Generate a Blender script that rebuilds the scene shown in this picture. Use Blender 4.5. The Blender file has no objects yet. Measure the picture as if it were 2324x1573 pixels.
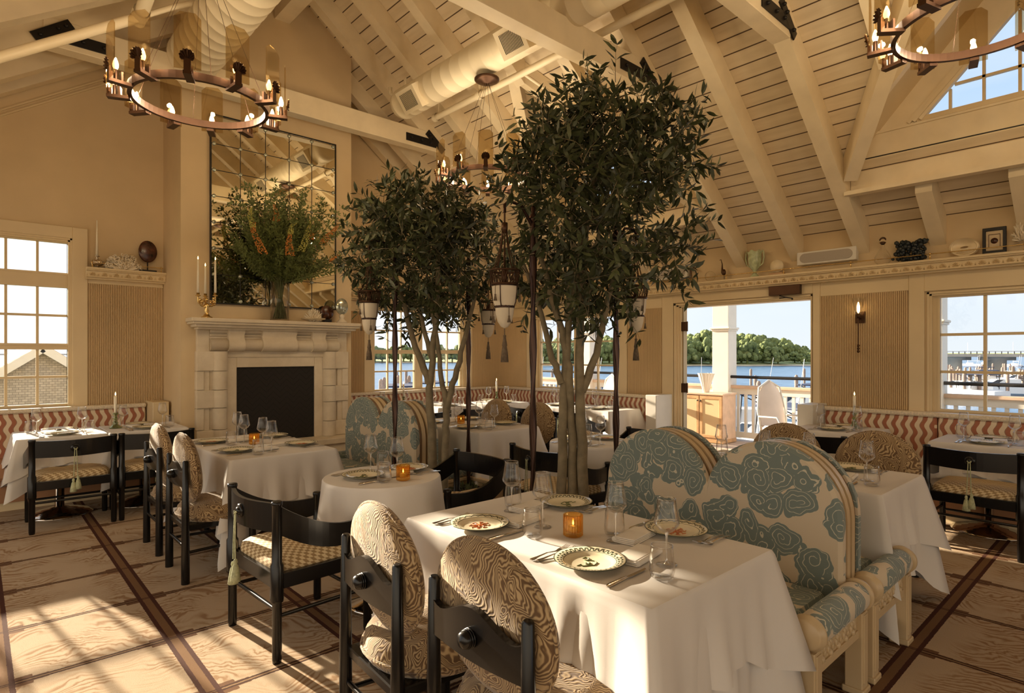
import bpy, math, random
from math import pi, sin, cos, tan, atan2, sqrt, radians
from mathutils import Vector, Matrix
random.seed(7)
scene = bpy.context.scene
C = scene.collection
# ------------------------------------------------------------------ mesh builder
class MB:
    def __init__(s): s.v=[]; s.f=[]; s.m=[]; s.s=[]
    def add(s,vs,fs,mi=0,sm=False):
        b=len(s.v); s.v.extend([tuple(p) for p in vs])
        for f in fs: s.f.append(tuple(b+i for i in f)); s.m.append(mi); s.s.append(sm)
        return s
    def box(s,x0,y0,z0,x1,y1,z1,mi=0,bv=0.0):
        if x0>x1:x0,x1=x1,x0
        if y0>y1:y0,y1=y1,y0
        if z0>z1:z0,z1=z1,z0
        if bv<=0:
            v=[(x0,y0,z0),(x1,y0,z0),(x1,y1,z0),(x0,y1,z0),(x0,y0,z1),(x1,y0,z1),(x1,y1,z1),(x0,y1,z1)]
            return s.add(v,[(0,3,2,1),(4,5,6,7),(0,1,5,4),(1,2,6,5),(2,3,7,6),(3,0,4,7)],mi)
        # chamfered box: stacked rings
        b=min(bv,(x1-x0)/2.01,(y1-y0)/2.01,(z1-z0)/2.01)
        def ring(i,z):
            c=b
            if i: return [(x0+c,y0+0,z),(x1-c,y0,z),(x1,y0+c,z),(x1,y1-c,z),(x1-c,y1,z),(x0+c,y1,z),(x0,y1-c,z),(x0,y0+c,z)]
            return [(x0+c,y0+c*.6,z),(x1-c,y0+c*.6,z),(x1-c*.6,y0+c,z),(x1-c*.6,y1-c,z),(x1-c,y1-c*.6,z),(x0+c,y1-c*.6,z),(x0+c*.6,y1-c,z),(x0+c*.6,y0+c,z)]
        v=ring(0,z0)+ring(1,z0+b)+ring(1,z1-b)+ring(0,z1)
        fs=[tuple(range(7,-1,-1)),tuple(range(24,32))]
        for k in range(3):
            for i in range(8):
                j=(i+1)%8; fs.append((k*8+i,k*8+j,k*8+8+j,k*8+8+i))
        return s.add(v,fs,mi)
    def beam(s,p0,p1,w,h,mi=0,up=(0,0,1)):
        p0=Vector(p0);p1=Vector(p1);d=(p1-p0).normalized();u=Vector(up)
        a=d.cross(u)
        if a.length<1e-4:a=d.cross(Vector((1,0,0)))
        a.normalize();u=a.cross(d).normalized();a*=w/2;u*=h/2
        v=[p0-a-u,p0+a-u,p0+a+u,p0-a+u,p1-a-u,p1+a-u,p1+a+u,p1-a+u]
        return s.add(v,[(0,3,2,1),(4,5,6,7),(0,1,5,4),(1,2,6,5),(2,3,7,6),(3,0,4,7)],mi)
    def tube(s,pts,r,n=8,mi=0,sm=True,cap=True,twist=0,ell=None):
        pts=[Vector(p) for p in pts];N=len(pts)
        R=[r]*N if not hasattr(r,'__len__') else r
        t=(pts[1]-pts[0]).normalized()
        a=t.orthogonal().normalized()
        vs=[];
        for i,p in enumerate(pts):
            if i==0:t=pts[1]-pts[0]
            elif i==N-1:t=pts[-1]-pts[-2]
            else:t=(pts[i+1]-pts[i]).normalized()+(pts[i]-pts[i-1]).normalized()
            t.normalize();a=(a-t*a.dot(t)).normalized();b=t.cross(a)
            for k in range(n):
                th=2*pi*k/n+twist*i
                e=1.0 if ell is None else ell
                ca,sa=cos(2*pi*k/n),sin(2*pi*k/n)*e
                if twist or ell:
                    x=ca*cos(twist*i)-sa*sin(twist*i);y=ca*sin(twist*i)+sa*cos(twist*i)
                else:x,y=ca,sa
                vs.append(p+(a*x+b*y)*R[i])
        fs=[]
        for i in range(N-1):
            for k in range(n):
                l=(k+1)%n;fs.append((i*n+k,i*n+l,i*n+n+l,i*n+n+k))
        s.add(vs,fs,mi,sm)
        if cap:
            s.add(vs[:n],[tuple(range(n-1,-1,-1))],mi);s.add(vs[-n:],[tuple(range(n))],mi)
        return s
    def lathe(s,prof,n=20,c=(0,0,0),mi=0,sm=True,ax='z'):
        vs=[];cx,cy,cz=c
        for r,z in prof:
            for k in range(n):
                th=2*pi*k/n;x,y=r*cos(th),r*sin(th)
                if ax=='z':vs.append((cx+x,cy+y,cz+z))
                elif ax=='x':vs.append((cx+z,cy+x,cz+y))
                else:vs.append((cx+x,cy+z,cz-y))
        fs=[]
        for i in range(len(prof)-1):
            for k in range(n):
                l=(k+1)%n;fs.append((i*n+k,i*n+l,i*n+n+l,i*n+n+k))
        return s.add(vs,fs,mi,sm)
    def prism(s,poly,o,u,v,w,mi=0,sm=False,bev=0.0):
        """poly in (a,b) plane -> o+a*u+b*v, extruded by vector w"""
        o=Vector(o);u=Vector(u);v=Vector(v);w=Vector(w);n=len(poly)
        a=[o+u*p[0]+v*p[1] for p in poly]
        b=[p+w for p in a]
        s.add(a,[tuple(range(n-1,-1,-1))],mi);s.add(b,[tuple(range(n))],mi)
        s.add(a+b,[(i,(i+1)%n,n+(i+1)%n,n+i) for i in range(n)],mi,sm)
        return s
    def grid(s,fn,nu,nv,mi=0,sm=True,cu=False):
        vs=[fn(i/(nu if cu else nu-1),j/(nv-1)) for j in range(nv) for i in range(nu)]
        fs=[]
        for j in range(nv-1):
            for i in range(nu if cu else nu-1):
                k=(i+1)%nu;fs.append((j*nu+i,j*nu+k,j*nu+nu+k,j*nu+nu+i))
        return s.add(vs,fs,mi,sm)
    def ball(s,c,r,n=10,m=6,mi=0,sc=(1,1,1)):
        return s.grid(lambda u,v:(c[0]+r*sc[0]*sin(pi*v)*cos(2*pi*u),c[1]+r*sc[1]*sin(pi*v)*sin(2*pi*u),c[2]-r*sc[2]*cos(pi*v)),n,m,mi,True,True)
    def merge(s,o,M=None,mi=None):
        b=len(s.v)
        s.v.extend([tuple(M@Vector(p)) if M else p for p in o.v])
        for f,m,q in zip(o.f,o.m,o.s):
            s.f.append(tuple(b+i for i in f));s.m.append(m if mi is None else mi);s.s.append(q)
        return s
    def mesh(s,name,mats):
        me=bpy.data.meshes.new(name);me.from_pydata(s.v,[],s.f)
        for m in (mats if isinstance(mats,(list,tuple)) else [mats]): me.materials.append(m)
        me.polygons.foreach_set('material_index',s.m);me.polygons.foreach_set('use_smooth',s.s)
        me.update();return me
def obj(name,mb,mats,parent=None,loc=None,label=None,rotz=0):
    o=bpy.data.objects.new(name,mb.mesh(name,mats) if isinstance(mb,MB) else mb);C.objects.link(o)
    if parent:o.parent=parent
    if loc:o.location=loc
    if rotz:o.rotation_euler=(0,0,rotz)
    if label:o['label']=label
    return o
def tag(o,label,cat,group=None):
    o['label']=label;o['category']=cat
    if group:o['group']=group
    return o
def thing(name,label,cat,loc=(0,0,0),rotz=0,group=None):
    o=bpy.data.objects.new(name,None);C.objects.link(o);o.empty_display_size=.05
    o.location=loc;o.rotation_euler=(0,0,rotz);return tag(o,label,cat,group)
def struct(name,mb,mats,parent=None):
    o=obj(name,mb,mats,parent)
    if not parent:o['kind']='structure'
    return o
def dup(root,loc,rotz,label,group=None):
    r=root.copy();C.objects.link(r);r.location=loc;r.rotation_euler=(0,0,rotz);r['label']=label
    if group:r['group']=group
    for ch in list(root.children):
        c=ch.copy();C.objects.link(c);c.parent=r
        for g in list(ch.children):
            d=g.copy();C.objects.link(d);d.parent=c
    return r
def once(make):
    """first call builds the thing, later calls copy it"""
    st={}
    def f(loc,rotz,label,group=None):
        if 'p' not in st:
            o=make();o.location=loc;o.rotation_euler=(0,0,rotz);o['label']=label
            if group:o['group']=group
            st['p']=o;return o
        return dup(st['p'],loc,rotz,label,group)
    return f
# ------------------------------------------------------------------ materials
def nmat(name):
    m=bpy.data.materials.new(name);m.use_nodes=True
    return m,m.node_tree,m.node_tree.nodes['Principled BSDF']
class NT:
    def __init__(s,nt): s.nt=nt
    def n(s,t,**k):
        nd=s.nt.nodes.new(t)
        for a,b in k.items():setattr(nd,a,b)
        return nd
    def L(s,a,b): s.nt.links.new(a,b)
    def put(s,sock,v):
        if hasattr(v,'is_linked') or isinstance(v,bpy.types.NodeSocket): s.L(v,sock)
        else: sock.default_value=v
    def m(s,op,a,b=0.0,c=0.0):
        nd=s.n('ShaderNodeMath',operation=op)
        s.put(nd.inputs[0],a);s.put(nd.inputs[1],b);s.put(nd.inputs[2],c);return nd.outputs[0]
    def pos(s,obj=False):
        if obj:return s.n('ShaderNodeTexCoord').outputs['Object']
        return s.n('ShaderNodeNewGeometry').outputs['Position']
    def xyz(s,v):
        nd=s.n('ShaderNodeSeparateXYZ');s.L(v,nd.inputs[0]);return nd.outputs
    def comb(s,x,y,z):
        nd=s.n('ShaderNodeCombineXYZ')
        for i,q in enumerate((x,y,z)):s.put(nd.inputs[i],q)
        return nd.outputs[0]
    def vm(s,op,a,b):
        nd=s.n('ShaderNodeVectorMath',operation=op);s.put(nd.inputs[0],a);s.put(nd.inputs[1],b);return nd.outputs[0]
    def noise(s,v,sc,det=2.0,ro=.5,dis=0.0,col=False):
        nd=s.n('ShaderNodeTexNoise');s.L(v,nd.inputs['Vector']);nd.inputs['Scale'].default_value=sc
        nd.inputs['Detail'].default_value=det;nd.inputs['Roughness'].default_value=ro;nd.inputs['Distortion'].default_value=dis
        return nd.outputs['Color' if col else 'Fac']
    def vor(s,v,sc,feat='F1',out='Distance',rnd=1.0):
        nd=s.n('ShaderNodeTexVoronoi',feature=feat);s.L(v,nd.inputs['Vector']);nd.inputs['Scale'].default_value=sc
        nd.inputs['Randomness'].default_value=rnd
        return nd.outputs[out]
    def ramp(s,f,st,interp='LINEAR'):
        nd=s.n('ShaderNodeValToRGB');s.L(f,nd.inputs[0]);cr=nd.color_ramp;cr.interpolation=interp
        while len(cr.elements)<len(st):cr.elements.new(.5)
        for e,(p,c) in zip(cr.elements,st):e.position=p;e.color=tuple(c)+(1,) if len(c)==3 else c
        return nd.outputs[0]
    def mix(s,f,a,b,bt='MIX'):
        nd=s.n('ShaderNodeMix',data_type='RGBA',blend_type=bt);s.put(nd.inputs[0],f)
        for i,q in ((6,a),(7,b)):
            if isinstance(q,(tuple,list)):nd.inputs[i].default_value=tuple(q)+(1,) if len(q)==3 else q
            else:s.L(q,nd.inputs[i])
        return nd.outputs[2]
    def bump(s,h,bs,st=.3,d=.01):
        nd=s.n('ShaderNodeBump');nd.inputs['Strength'].default_value=st;nd.inputs['Distance'].default_value=d
        s.L(h,nd.inputs['Height']);s.L(nd.outputs[0],bs.inputs['Normal'])
def pmat(name,col,rough=.5,metal=0.0,var=.08,vs=6.0,bump=0.0,bs=60.0,coat=0.0,spec=None,emis=None,es=0.0,sheen=0.0):
    m,nt,b=nmat(name);k=NT(nt)
    p=k.pos(True)
    if var>0:
        f=k.noise(p,vs,3.0)
        c=k.ramp(f,[(.3,[max(0,x*(1-var)) for x in col]),(.7,[min(1,x*(1+var)) for x in col])])
        k.L(c,b.inputs['Base Color'])
    else:b.inputs['Base Color'].default_value=tuple(col)+(1,)
    b.inputs['Roughness'].default_value=rough;b.inputs['Metallic'].default_value=metal
    if coat:b.inputs['Coat Weight'].default_value=coat;b.inputs['Coat Roughness'].default_value=.12
    if spec is not None:b.inputs['Specular IOR Level'].default_value=spec
    if sheen:b.inputs['Sheen Weight'].default_value=sheen
    if emis:b.inputs['Emission Color'].default_value=tuple(emis)+(1,);b.inputs['Emission Strength'].default_value=es
    if bump:k.bump(k.noise(p,bs,2.0),b,bump,.004)
    return m
def glass(name,tint=(1,1,1),base=.04,edge=.55,pw=2.5,rough=.02,gcol=(1,1,1),dark=0.):
    m=bpy.data.materials.new(name);m.use_nodes=True;nt=m.node_tree;nt.nodes.clear();k=NT(nt)
    o=k.n('ShaderNodeOutputMaterial');mx=k.n('ShaderNodeMixShader');t=k.n('ShaderNodeBsdfTransparent');g=k.n('ShaderNodeBsdfGlossy')
    t.inputs[0].default_value=tuple(tint)+(1,);g.inputs['Color'].default_value=tuple(gcol)+(1,);g.inputs['Roughness'].default_value=rough
    lw=k.n('ShaderNodeLayerWeight');lw.inputs[0].default_value=.5
    f=k.m('ADD',k.m('MULTIPLY',k.m('POWER',lw.outputs['Facing'],pw),edge),base)
    if dark>0:
        q=k.m('POWER',lw.outputs['Facing'],3.2);k.L(k.mix(k.m('MULTIPLY',q,dark),tuple(tint),(.10,.09,.08)),t.inputs[0])
    k.L(f,mx.inputs[0]);k.L(t.outputs[0],mx.inputs[1]);k.L(g.outputs[0],mx.inputs[2]);k.L(mx.outputs[0],o.inputs[0])
    return m
def m_planks():
    m,nt,b=nmat('painted_plank_ceiling');k=NT(nt);p=k.pos();x,y,z=k.xyz(p)
    f=k.m('FRACT',k.m('DIVIDE',x,.112))
    g=k.m('LESS_THAN',k.m('ABSOLUTE',k.m('SUBTRACT',f,.5)),.04)
    v=k.noise(k.vm('MULTIPLY',p,(9.,1.2,9.)),2.0,4.0)
    c=k.ramp(v,[(.3,(.71,.585,.40)),(.7,(.80,.675,.48))])
    kn=k.m('LESS_THAN',k.vor(k.vm('MULTIPLY',p,(1.,.5,1.)),2.6),.035)
    c=k.mix(k.m('MULTIPLY',kn,.5),c,(.28,.17,.08))
    c=k.mix(g,c,(.10,.06,.03));k.L(c,b.inputs['Base Color']);b.inputs['Roughness'].default_value=.5
    k.bump(k.m('SUBTRACT',1.,g),b,.6,.01);return m
def m_moire():
    m,nt,b=nmat('moire_fabric');k=NT(nt);p=k.pos(True)
    x,y,z=k.xyz(p)
    n=k.noise(k.vm('MULTIPLY',p,(1.,1.,.8)),11.,1.5,.5,.7);n2=k.noise(p,30.,1.)
    u=k.m('ADD',k.m('ADD',y,k.m('MULTIPLY',x,.8)),k.m('MULTIPLY',z,.22))
    u=k.m('ADD',u,k.m('ADD',k.m('MULTIPLY',n,.26),k.m('MULTIPLY',n2,.022)))
    f=k.m('ADD',k.m('MULTIPLY',k.m('SINE',k.m('MULTIPLY',u,2*pi/.0155)),.5),.5)
    f2=k.m('ADD',k.m('MULTIPLY',k.m('SINE',k.m('MULTIPLY',u,2*pi/.105)),.10),.0);f=k.m('ADD',f,f2)
    c=k.ramp(f,[(.15,(.125,.066,.025)),(.5,(.25,.155,.070)),(.85,(.45,.315,.16))])
    k.L(c,b.inputs['Base Color']);b.inputs['Roughness'].default_value=.85;b.inputs['Sheen Weight'].default_value=.25
    k.bump(f,b,.35,.003);return m
def m_cloud():
    m,nt,b=nmat('cloud_fabric');k=NT(nt);p=k.pos(True)
    q=k.vm('ADD',p,k.vm('MULTIPLY',k.noise(p,4.5,1.,.5,0,True),(.16,.16,.16)))
    d1=k.vor(q,8.6);lo=k.noise(p,3.6,1.)
    th=k.m('ADD',k.m('MULTIPLY',k.m('SUBTRACT',lo,.5),.8),.665)
    d2=k.vor(p,25.);d1b=k.m('ADD',d1,k.m('MULTIPLY',d2,.16))
    mask=k.m('LESS_THAN',d1b,k.m('ADD',th,.10))
    # spiral lines inside the cloud cells
    loc=k.n('ShaderNodeTexVoronoi');k.L(q,loc.inputs['Vector']);loc.inputs['Scale'].default_value=8.6
    dv=k.vm('SUBTRACT',q,loc.outputs['Position'])
    dx,dy,dz=k.xyz(dv);ang=k.m('ARCTAN2',dz,k.m('ADD',dy,k.m('MULTIPLY',dx,.7)))
    sp=k.m('FRACT',k.m('ADD',k.m('MULTIPLY',d1b,5.2),k.m('DIVIDE',ang,2*pi)))
    line=k.m('LESS_THAN',k.m('ABSOLUTE',k.m('SUBTRACT',sp,.5)),.06)
    c=k.mix(mask,(.58,.48,.34),(.165,.205,.185))
    c=k.mix(k.m('MULTIPLY',line,mask),c,(.56,.52,.40))
    k.L(c,b.inputs['Base Color']);b.inputs['Roughness'].default_value=.7;b.inputs['Sheen Weight'].default_value=.2
    k.bump(k.noise(p,350.,2.),b,.12,.002);return m
def m_wavy():
    m,nt,b=nmat('wavy_stripe_fabric');k=NT(nt);x,y,z=k.xyz(k.pos())
    u=k.m('ADD',k.m('ADD',x,y),k.m('MULTIPLY',k.m('SINE',k.m('MULTIPLY',z,2*pi/.14)),.0135))
    f=k.m('FRACT',k.m('DIVIDE',u,.080))
    a=k.m('LESS_THAN',f,.46)
    edge=k.m('LESS_THAN',k.m('ABSOLUTE',k.m('SUBTRACT',f,.46)),.045)
    c=k.mix(a,(.78,.67,.49),(.36,.115,.06));c=k.mix(edge,c,(.30,.16,.10))
    c=k.mix(k.m('MULTIPLY',k.noise(k.pos(),120.,2.),.25),c,(.6,.35,.22))
    k.L(c,b.inputs['Base Color']);b.inputs['Roughness'].default_value=.8;return m
def m_check():
    m,nt,b=nmat('basket_weave_fabric');k=NT(nt);p=k.pos(True);x,y,z=k.xyz(p)
    ch=k.n('ShaderNodeTexChecker');ch.inputs['Scale'].default_value=1.0
    k.L(k.comb(k.m('DIVIDE',k.m('ADD',k.m('ADD',x,z),5.),.0205),k.m('DIVIDE',k.m('ADD',k.m('ADD',y,z),5.),.025),.5),ch.inputs['Vector'])
    c=k.mix(ch.outputs['Fac'],(.34,.22,.10),(.70,.55,.33));k.L(c,b.inputs['Base Color']);b.inputs['Roughness'].default_value=.75
    k.bump(ch.outputs['Fac'],b,.4,.003);return m
def m_carpet():
    m,nt,b=nmat('carpet');k=NT(nt);p=k.pos();x,y,z=k.xyz(p)
    sd=k.m('GREATER_THAN',y,k.m('ADD',x,.2));ns=k.m('SUBTRACT',1.,sd)
    u=k.m('ADD',k.m('MULTIPLY',sd,k.m('SUBTRACT',x,.10)),k.m('MULTIPLY',ns,k.m('SUBTRACT',y,.86)))
    v=k.m('ADD',k.m('MULTIPLY',sd,k.m('SUBTRACT',y,4.20)),k.m('MULTIPLY',ns,k.m('SUBTRACT',x,3.54)))
    def near(t):
        q=k.m('FRACT',k.m('ADD',k.m('DIVIDE',t,.682),.5));return k.m('MULTIPLY',k.m('ABSOLUTE',k.m('SUBTRACT',q,.5)),.682)
    wob=k.m('MULTIPLY',k.m('SUBTRACT',k.noise(p,90.,2.),.5),.008)
    du=k.m('ADD',near(u),wob);dv=k.m('ADD',near(v),wob)
    lt=lambda a,t:k.m('LESS_THAN',a,t)
    # swirls
    w=k.vm('ADD',p,k.vm('MULTIPLY',k.noise(p,2.4,1.,.5,0,True),(.55,.55,0.)))
    sw=k.n('ShaderNodeTexWave',wave_type='RINGS',rings_direction='Z');k.L(w,sw.inputs['Vector']);sw.inputs['Scale'].default_value=7.5
    sw.inputs['Distortion'].default_value=9.;sw.inputs['Detail'].default_value=2.5;sw.inputs['Detail Scale'].default_value=1.6
    pat=k.noise(p,3.1,1.)
    sf=k.m('MULTIPLY',sw.outputs['Fac'],k.ramp(pat,[(.36,(.15,.15,.15)),(.52,(1,1,1))]))
    pile=k.noise(p,420.,2.);c=k.ramp(sf,[(.2,(.53,.41,.285)),(.6,(.475,.35,.23)),(.95,(.34,.21,.115))])
    blk=k.m('MAXIMUM',k.m('MULTIPLY',lt(du,.165),lt(dv,.024)),k.m('MULTIPLY',lt(du,.105),lt(dv,.05)))
    c=k.mix(blk,c,(.165,.085,.045))
    th=k.m('MULTIPLY',lt(dv,.0185),k.m('GREATER_THAN',dv,.0055));c=k.mix(lt(dv,.0055),c,(.30,.19,.10));c=k.mix(th,c,(.055,.022,.014))
    c=k.mix(lt(du,.041),c,(.065,.022,.016))
    c=k.mix(lt(du,.019),c,(.21,.115,.055));
    c=k.mix(k.m('MULTIPLY',lt(du,.041),k.m('MULTIPLY',lt(dv,.012),k.m('GREATER_THAN',dv,.004))),c,(.05,.018,.012))
    c=k.mix(k.m('MULTIPLY',k.ramp(pile,[(.35,(0,0,0)),(.65,(1,1,1))]),.28),c,(.12,.07,.04),'MIX')
    k.L(c,b.inputs['Base Color']);b.inputs['Roughness'].default_value=.95;b.inputs['Specular IOR Level'].default_value=.1
    k.bump(pile,b,.5,.006);return m
def m_plate(kind):
    m,nt,b=nmat('plate_'+kind);k=NT(nt);x,y,z=k.xyz(k.pos(True))
    r=k.m('SQRT',k.m('ADD',k.m('MULTIPLY',x,x),k.m('MULTIPLY',y,y)));a=k.m('ARCTAN2',y,x)
    cream=(.74,.66,.47);grn=(.045,.055,.03)
    if kind=='key':
        t=k.m('FRACT',k.m('MULTIPLY',a,34/(2*pi)));band=k.m('MULTIPLY',k.m('GREATER_THAN',r,.096),k.m('LESS_THAN',r,.121))
        q=k.m('LESS_THAN',t,.5)
        rr=k.m('ADD',.1,k.m('MULTIPLY',q,.0125))
        l1=k.m('LESS_THAN',k.m('ABSOLUTE',k.m('SUBTRACT',r,rr)),.0034)
        l2=k.m('LESS_THAN',k.m('ABSOLUTE',k.m('SUBTRACT',k.m('FRACT',k.m('MULTIPLY',t,2.)),.5)),.5)
        l3=k.m('LESS_THAN',k.m('ABSOLUTE',k.m('SUBTRACT',k.m('FRACT',k.m('ADD',k.m('MULTIPLY',t,2.),.5)),.5)),.16)
        ln=k.m('MAXIMUM',l1,k.m('MULTIPLY',l3,k.m('MULTIPLY',k.m('GREATER_THAN',r,.1),k.m('LESS_THAN',r,.1145))))
    else:
        t=k.m('MULTIPLY',a,20.)
        rr=k.m('ADD',.108,k.m('MULTIPLY',k.m('SINE',t),.0055))
        ln=k.m('LESS_THAN',k.m('ABSOLUTE',k.m('SUBTRACT',r,rr)),.0026)
        rr2=k.m('ADD',.108,k.m('MULTIPLY',k.m('SINE',k.m('ADD',t,2.2)),.003));ln=k.m('MAXIMUM',ln,k.m('LESS_THAN',k.m('ABSOLUTE',k.m('SUBTRACT',r,rr2)),.0015))
    e=k.m('GREATER_THAN',r,.1235);e2=k.m('LESS_THAN',k.m('ABSOLUTE',k.m('SUBTRACT',r,.0925)),.0011)
    c=k.mix(k.m('MAXIMUM',k.m('MAXIMUM',ln,e),e2),cream,grn);k.L(c,b.inputs['Base Color'])
    b.inputs['Roughness'].default_value=.18;return m
def m_stone():
    m,nt,b=nmat('limestone');k=NT(nt);p=k.pos()
    c=k.ramp(k.noise(p,5.,6.,.6),[(.3,(.60,.50,.36)),(.7,(.73,.63,.48))]);pit=k.m('LESS_THAN',k.vor(p,38.),.10)
    c=k.mix(k.m('MULTIPLY',pit,.35),c,(.36,.26,.16));k.L(c,b.inputs['Base Color']);b.inputs['Roughness'].default_value=.75
    k.bump(k.noise(p,60.,4.),b,.15,.004);return m
def m_brick():
    m,nt,b=nmat('dark_herringbone_firebrick');k=NT(nt);p=k.pos();x,y,z=k.xyz(p)
    s=k.m('DIVIDE',x,.16);tri=k.m('ABSOLUTE',k.m('SUBTRACT',k.m('FRACT',s),.5))
    g=k.m('LESS_THAN',k.m('FRACT',k.m('DIVIDE',k.m('ADD',z,k.m('MULTIPLY',tri,.16)),.07)),.1)
    c=k.mix(g,(.014,.011,.009),(.004,.003,.003));k.L(c,b.inputs['Base Color']);b.inputs['Roughness'].default_value=.85;return m
def m_leaf():
    m,nt,b=nmat('olive_leaf');k=NT(nt);p=k.pos(True)
    c=k.ramp(k.noise(p,11.,2.),[(.3,(.028,.034,.015)),(.55,(.062,.074,.028)),(.75,(.14,.155,.06))])
    k.L(c,b.inputs['Base Color']);b.inputs['Roughness'].default_value=.45
    return m
def m_shingle():
    m,nt,b=nmat('weathered_shingle');k=NT(nt);p=k.pos();x,y,z=k.xyz(p)
    br=k.n('ShaderNodeTexBrick');k.L(k.comb(k.m('ADD',x,y),z,0.),br.inputs['Vector']);br.inputs['Scale'].default_value=4.
    br.inputs['Color1'].default_value=(.36,.31,.25,1);br.inputs['Color2'].default_value=(.50,.43,.35,1);br.inputs['Mortar'].default_value=(.2,.17,.14,1)
    k.L(br.outputs[0],b.inputs['Base Color']);b.inputs['Roughness'].default_value=.9;return m
def m_water():
    m,nt,b=nmat('bay_water');k=NT(nt);p=k.pos()
    c=k.ramp(k.noise(k.vm('MULTIPLY',p,(1.,1.,1.)),.5,5.,.6),[(.35,(.055,.13,.25)),(.65,(.12,.23,.38))])
    k.L(c,b.inputs['Base Color']);b.inputs['Roughness'].default_value=.25
    k.bump(k.noise(p,1.2,5.,.6),b,.35,.3);return m
def m_tree():
    m,nt,b=nmat('island_foliage');k=NT(nt);p=k.pos()
    c=k.ramp(k.noise(p,.35,4.,.65),[(.3,(.09,.13,.05)),(.5,(.20,.255,.085)),(.7,(.38,.42,.16))])
    k.L(c,b.inputs['Base Color']);b.inputs['Roughness'].default_value=.9;k.bump(k.noise(p,1.3,4.,.7),b,1.,1.2);return m
def m_cane():
    m,nt,b=nmat('woven_cane');k=NT(nt);x,y,z=k.xyz(k.pos())
    f=k.m('MULTIPLY',k.m('SINE',k.m('MULTIPLY',y,420.)),k.m('SINE',k.m('MULTIPLY',z,420.)))
    c=k.mix(k.m('GREATER_THAN',f,0.),(.52,.36,.18),(.72,.54,.31));k.L(c,b.inputs['Base Color']);b.inputs['Roughness'].default_value=.7;return m
MT={}
MT['wall']=pmat('wall_paint',(.67,.515,.31),.75,0,.04,3.)
MT['trim']=pmat('trim_paint',(.71,.565,.345),.45,0,.04,3.)
MT['reed']=pmat('reeded_panel_paint',(.68,.50,.28),.55,0,.05,3.)
MT['beam']=pmat('beam_paint',(.79,.665,.46),.5,0,.06,5.,.1,50.)
MT['duct']=pmat('duct_paint',(.80,.69,.49),.45,0,.04,4.)
MT['ceil']=m_planks();MT['carpet']=m_carpet();MT['moire']=m_moire();MT['cloud']=m_cloud();MT['wavy']=m_wavy();MT['check']=m_check()
MT['black']=pmat('black_lacquer',(.006,.005,.0045),.24,0,.0,spec=.42)
MT['iron']=pmat('black_iron',(.012,.010,.009),.45,.3,0.)
MT['bronze']=pmat('bronze_metal',(.075,.036,.018),.38,.75,.15,8.)
MT['poleb']=pmat('twisted_bronze',(.055,.028,.020),.22,.7,.15,8.)
MT['cream_frame']=pmat('cream_lacquer_frame',(.56,.42,.245),.35,0,.05)
MT['brown_edge']=pmat('brown_frame_edge',(.20,.115,.055),.4,0,.05)
MT['cloth']=pmat('white_linen',(.70,.655,.605),.85,0,.02,4.,.06,500.)
MT['napkin']=pmat('cream_napkin',(.78,.72,.63),.9,0,.03,20.,.1,400.)
MT['silver']=pmat('silver_cutlery',(.66,.60,.52),.16,1.,0.)
MT['chrome']=pmat('chrome_base',(.62,.55,.47),.1,1.,0.)
MT['brass']=pmat('brass_rail',(.72,.50,.20),.25,1.,0.)
MT['glass']=glass('clear_glass',(.985,.985,.985),.025,1.0,2.8,.05,(1,.98,.95),.45)
MT['rim']=glass('thick_glass_edge',(.93,.93,.93),.30,.6,1.5,.12,(1,.98,.95),.4)
MT['pane']=glass('window_glass',(.985,.99,.995),.015,.25,4.)
MT['smoke']=glass('smoked_amber_glass',(.80,.72,.56),.11,.4,2.2,.05,(1.,.92,.78))
MT['amber']=glass('amber_ribbed_glass',(1.,.80,.42),.10,.55,1.8,.08,(1.,.74,.36))
MT['greenglass']=glass('green_candlestick_glass',(.45,.52,.30),.12,.6,1.6,.06,(.75,.8,.55))
MT['stone']=m_stone();MT['brick']=m_brick();MT['leaf']=m_leaf()
MT['bark']=pmat('olive_bark',(.225,.18,.11),.85,0,.25,14.,.5,60.)
MT['soil']=pmat('planter_soil',(.05,.04,.02),.95,0,.4,20.,.6,60.)
MT['under']=pmat('planter_greenery',(.05,.065,.02),.8,0,.3,20.)
MT['wax']=pmat('candle_wax',(.85,.77,.60),.5,0,.03)
MT['flame']=pmat('candle_flame',(1,.8,.4),.5,0,0,emis=(1.,.62,.22),es=9.)
MT['bulb']=pmat('candle_bulb',(1,.8,.5),.3,0,0,emis=(1.,.66,.28),es=7.)
MT['bulb2']=pmat('filament_bulb',(1,.8,.5),.3,0,0,emis=(1.,.70,.32),es=8.)
MT['shade']=pmat('parchment_shade',(.74,.645,.50),.7,0,.04,10.)
MT['tassel']=pmat('brown_tassel',(.14,.10,.065),.9,0,.3,60.,.6,200.)
MT['gtassel']=pmat('sage_tassel',(.42,.43,.26),.9,0,.25,60.,.6,200.)
MT['mirror']=pmat('antique_mirror_glass',(.84,.80,.66),.015,1.,.04,3.)
MT['coral']=pmat('white_coral',(.80,.70,.54),.8,0,.08,30.,.4,120.)
MT['tort']=pmat('tortoise_shell',(.06,.02,.010),.2,0,.9,22.)
MT['seat_leather']=pmat('tan_bench_leather',(.36,.175,.08),.5,0,.08)
MT['pink']=pmat('rose_bench_seat',(.60,.36,.27),.8,0,.06)
MT['speckle']=pmat('speckled_cap',(.70,.60,.45),.4,0,.16,60.)
MT['white']=pmat('white_paint',(.72,.68,.60),.5,0,.03)
MT['deck']=pmat('deck_boards',(.50,.38,.28),.7,0,.15,8.)
MT['wood']=pmat('honey_oak',(.50,.30,.14),.45,0,.18,9.)
MT['pinkwood']=pmat('pale_oak_side',(.62,.44,.31),.5,0,.1,9.)
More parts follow.
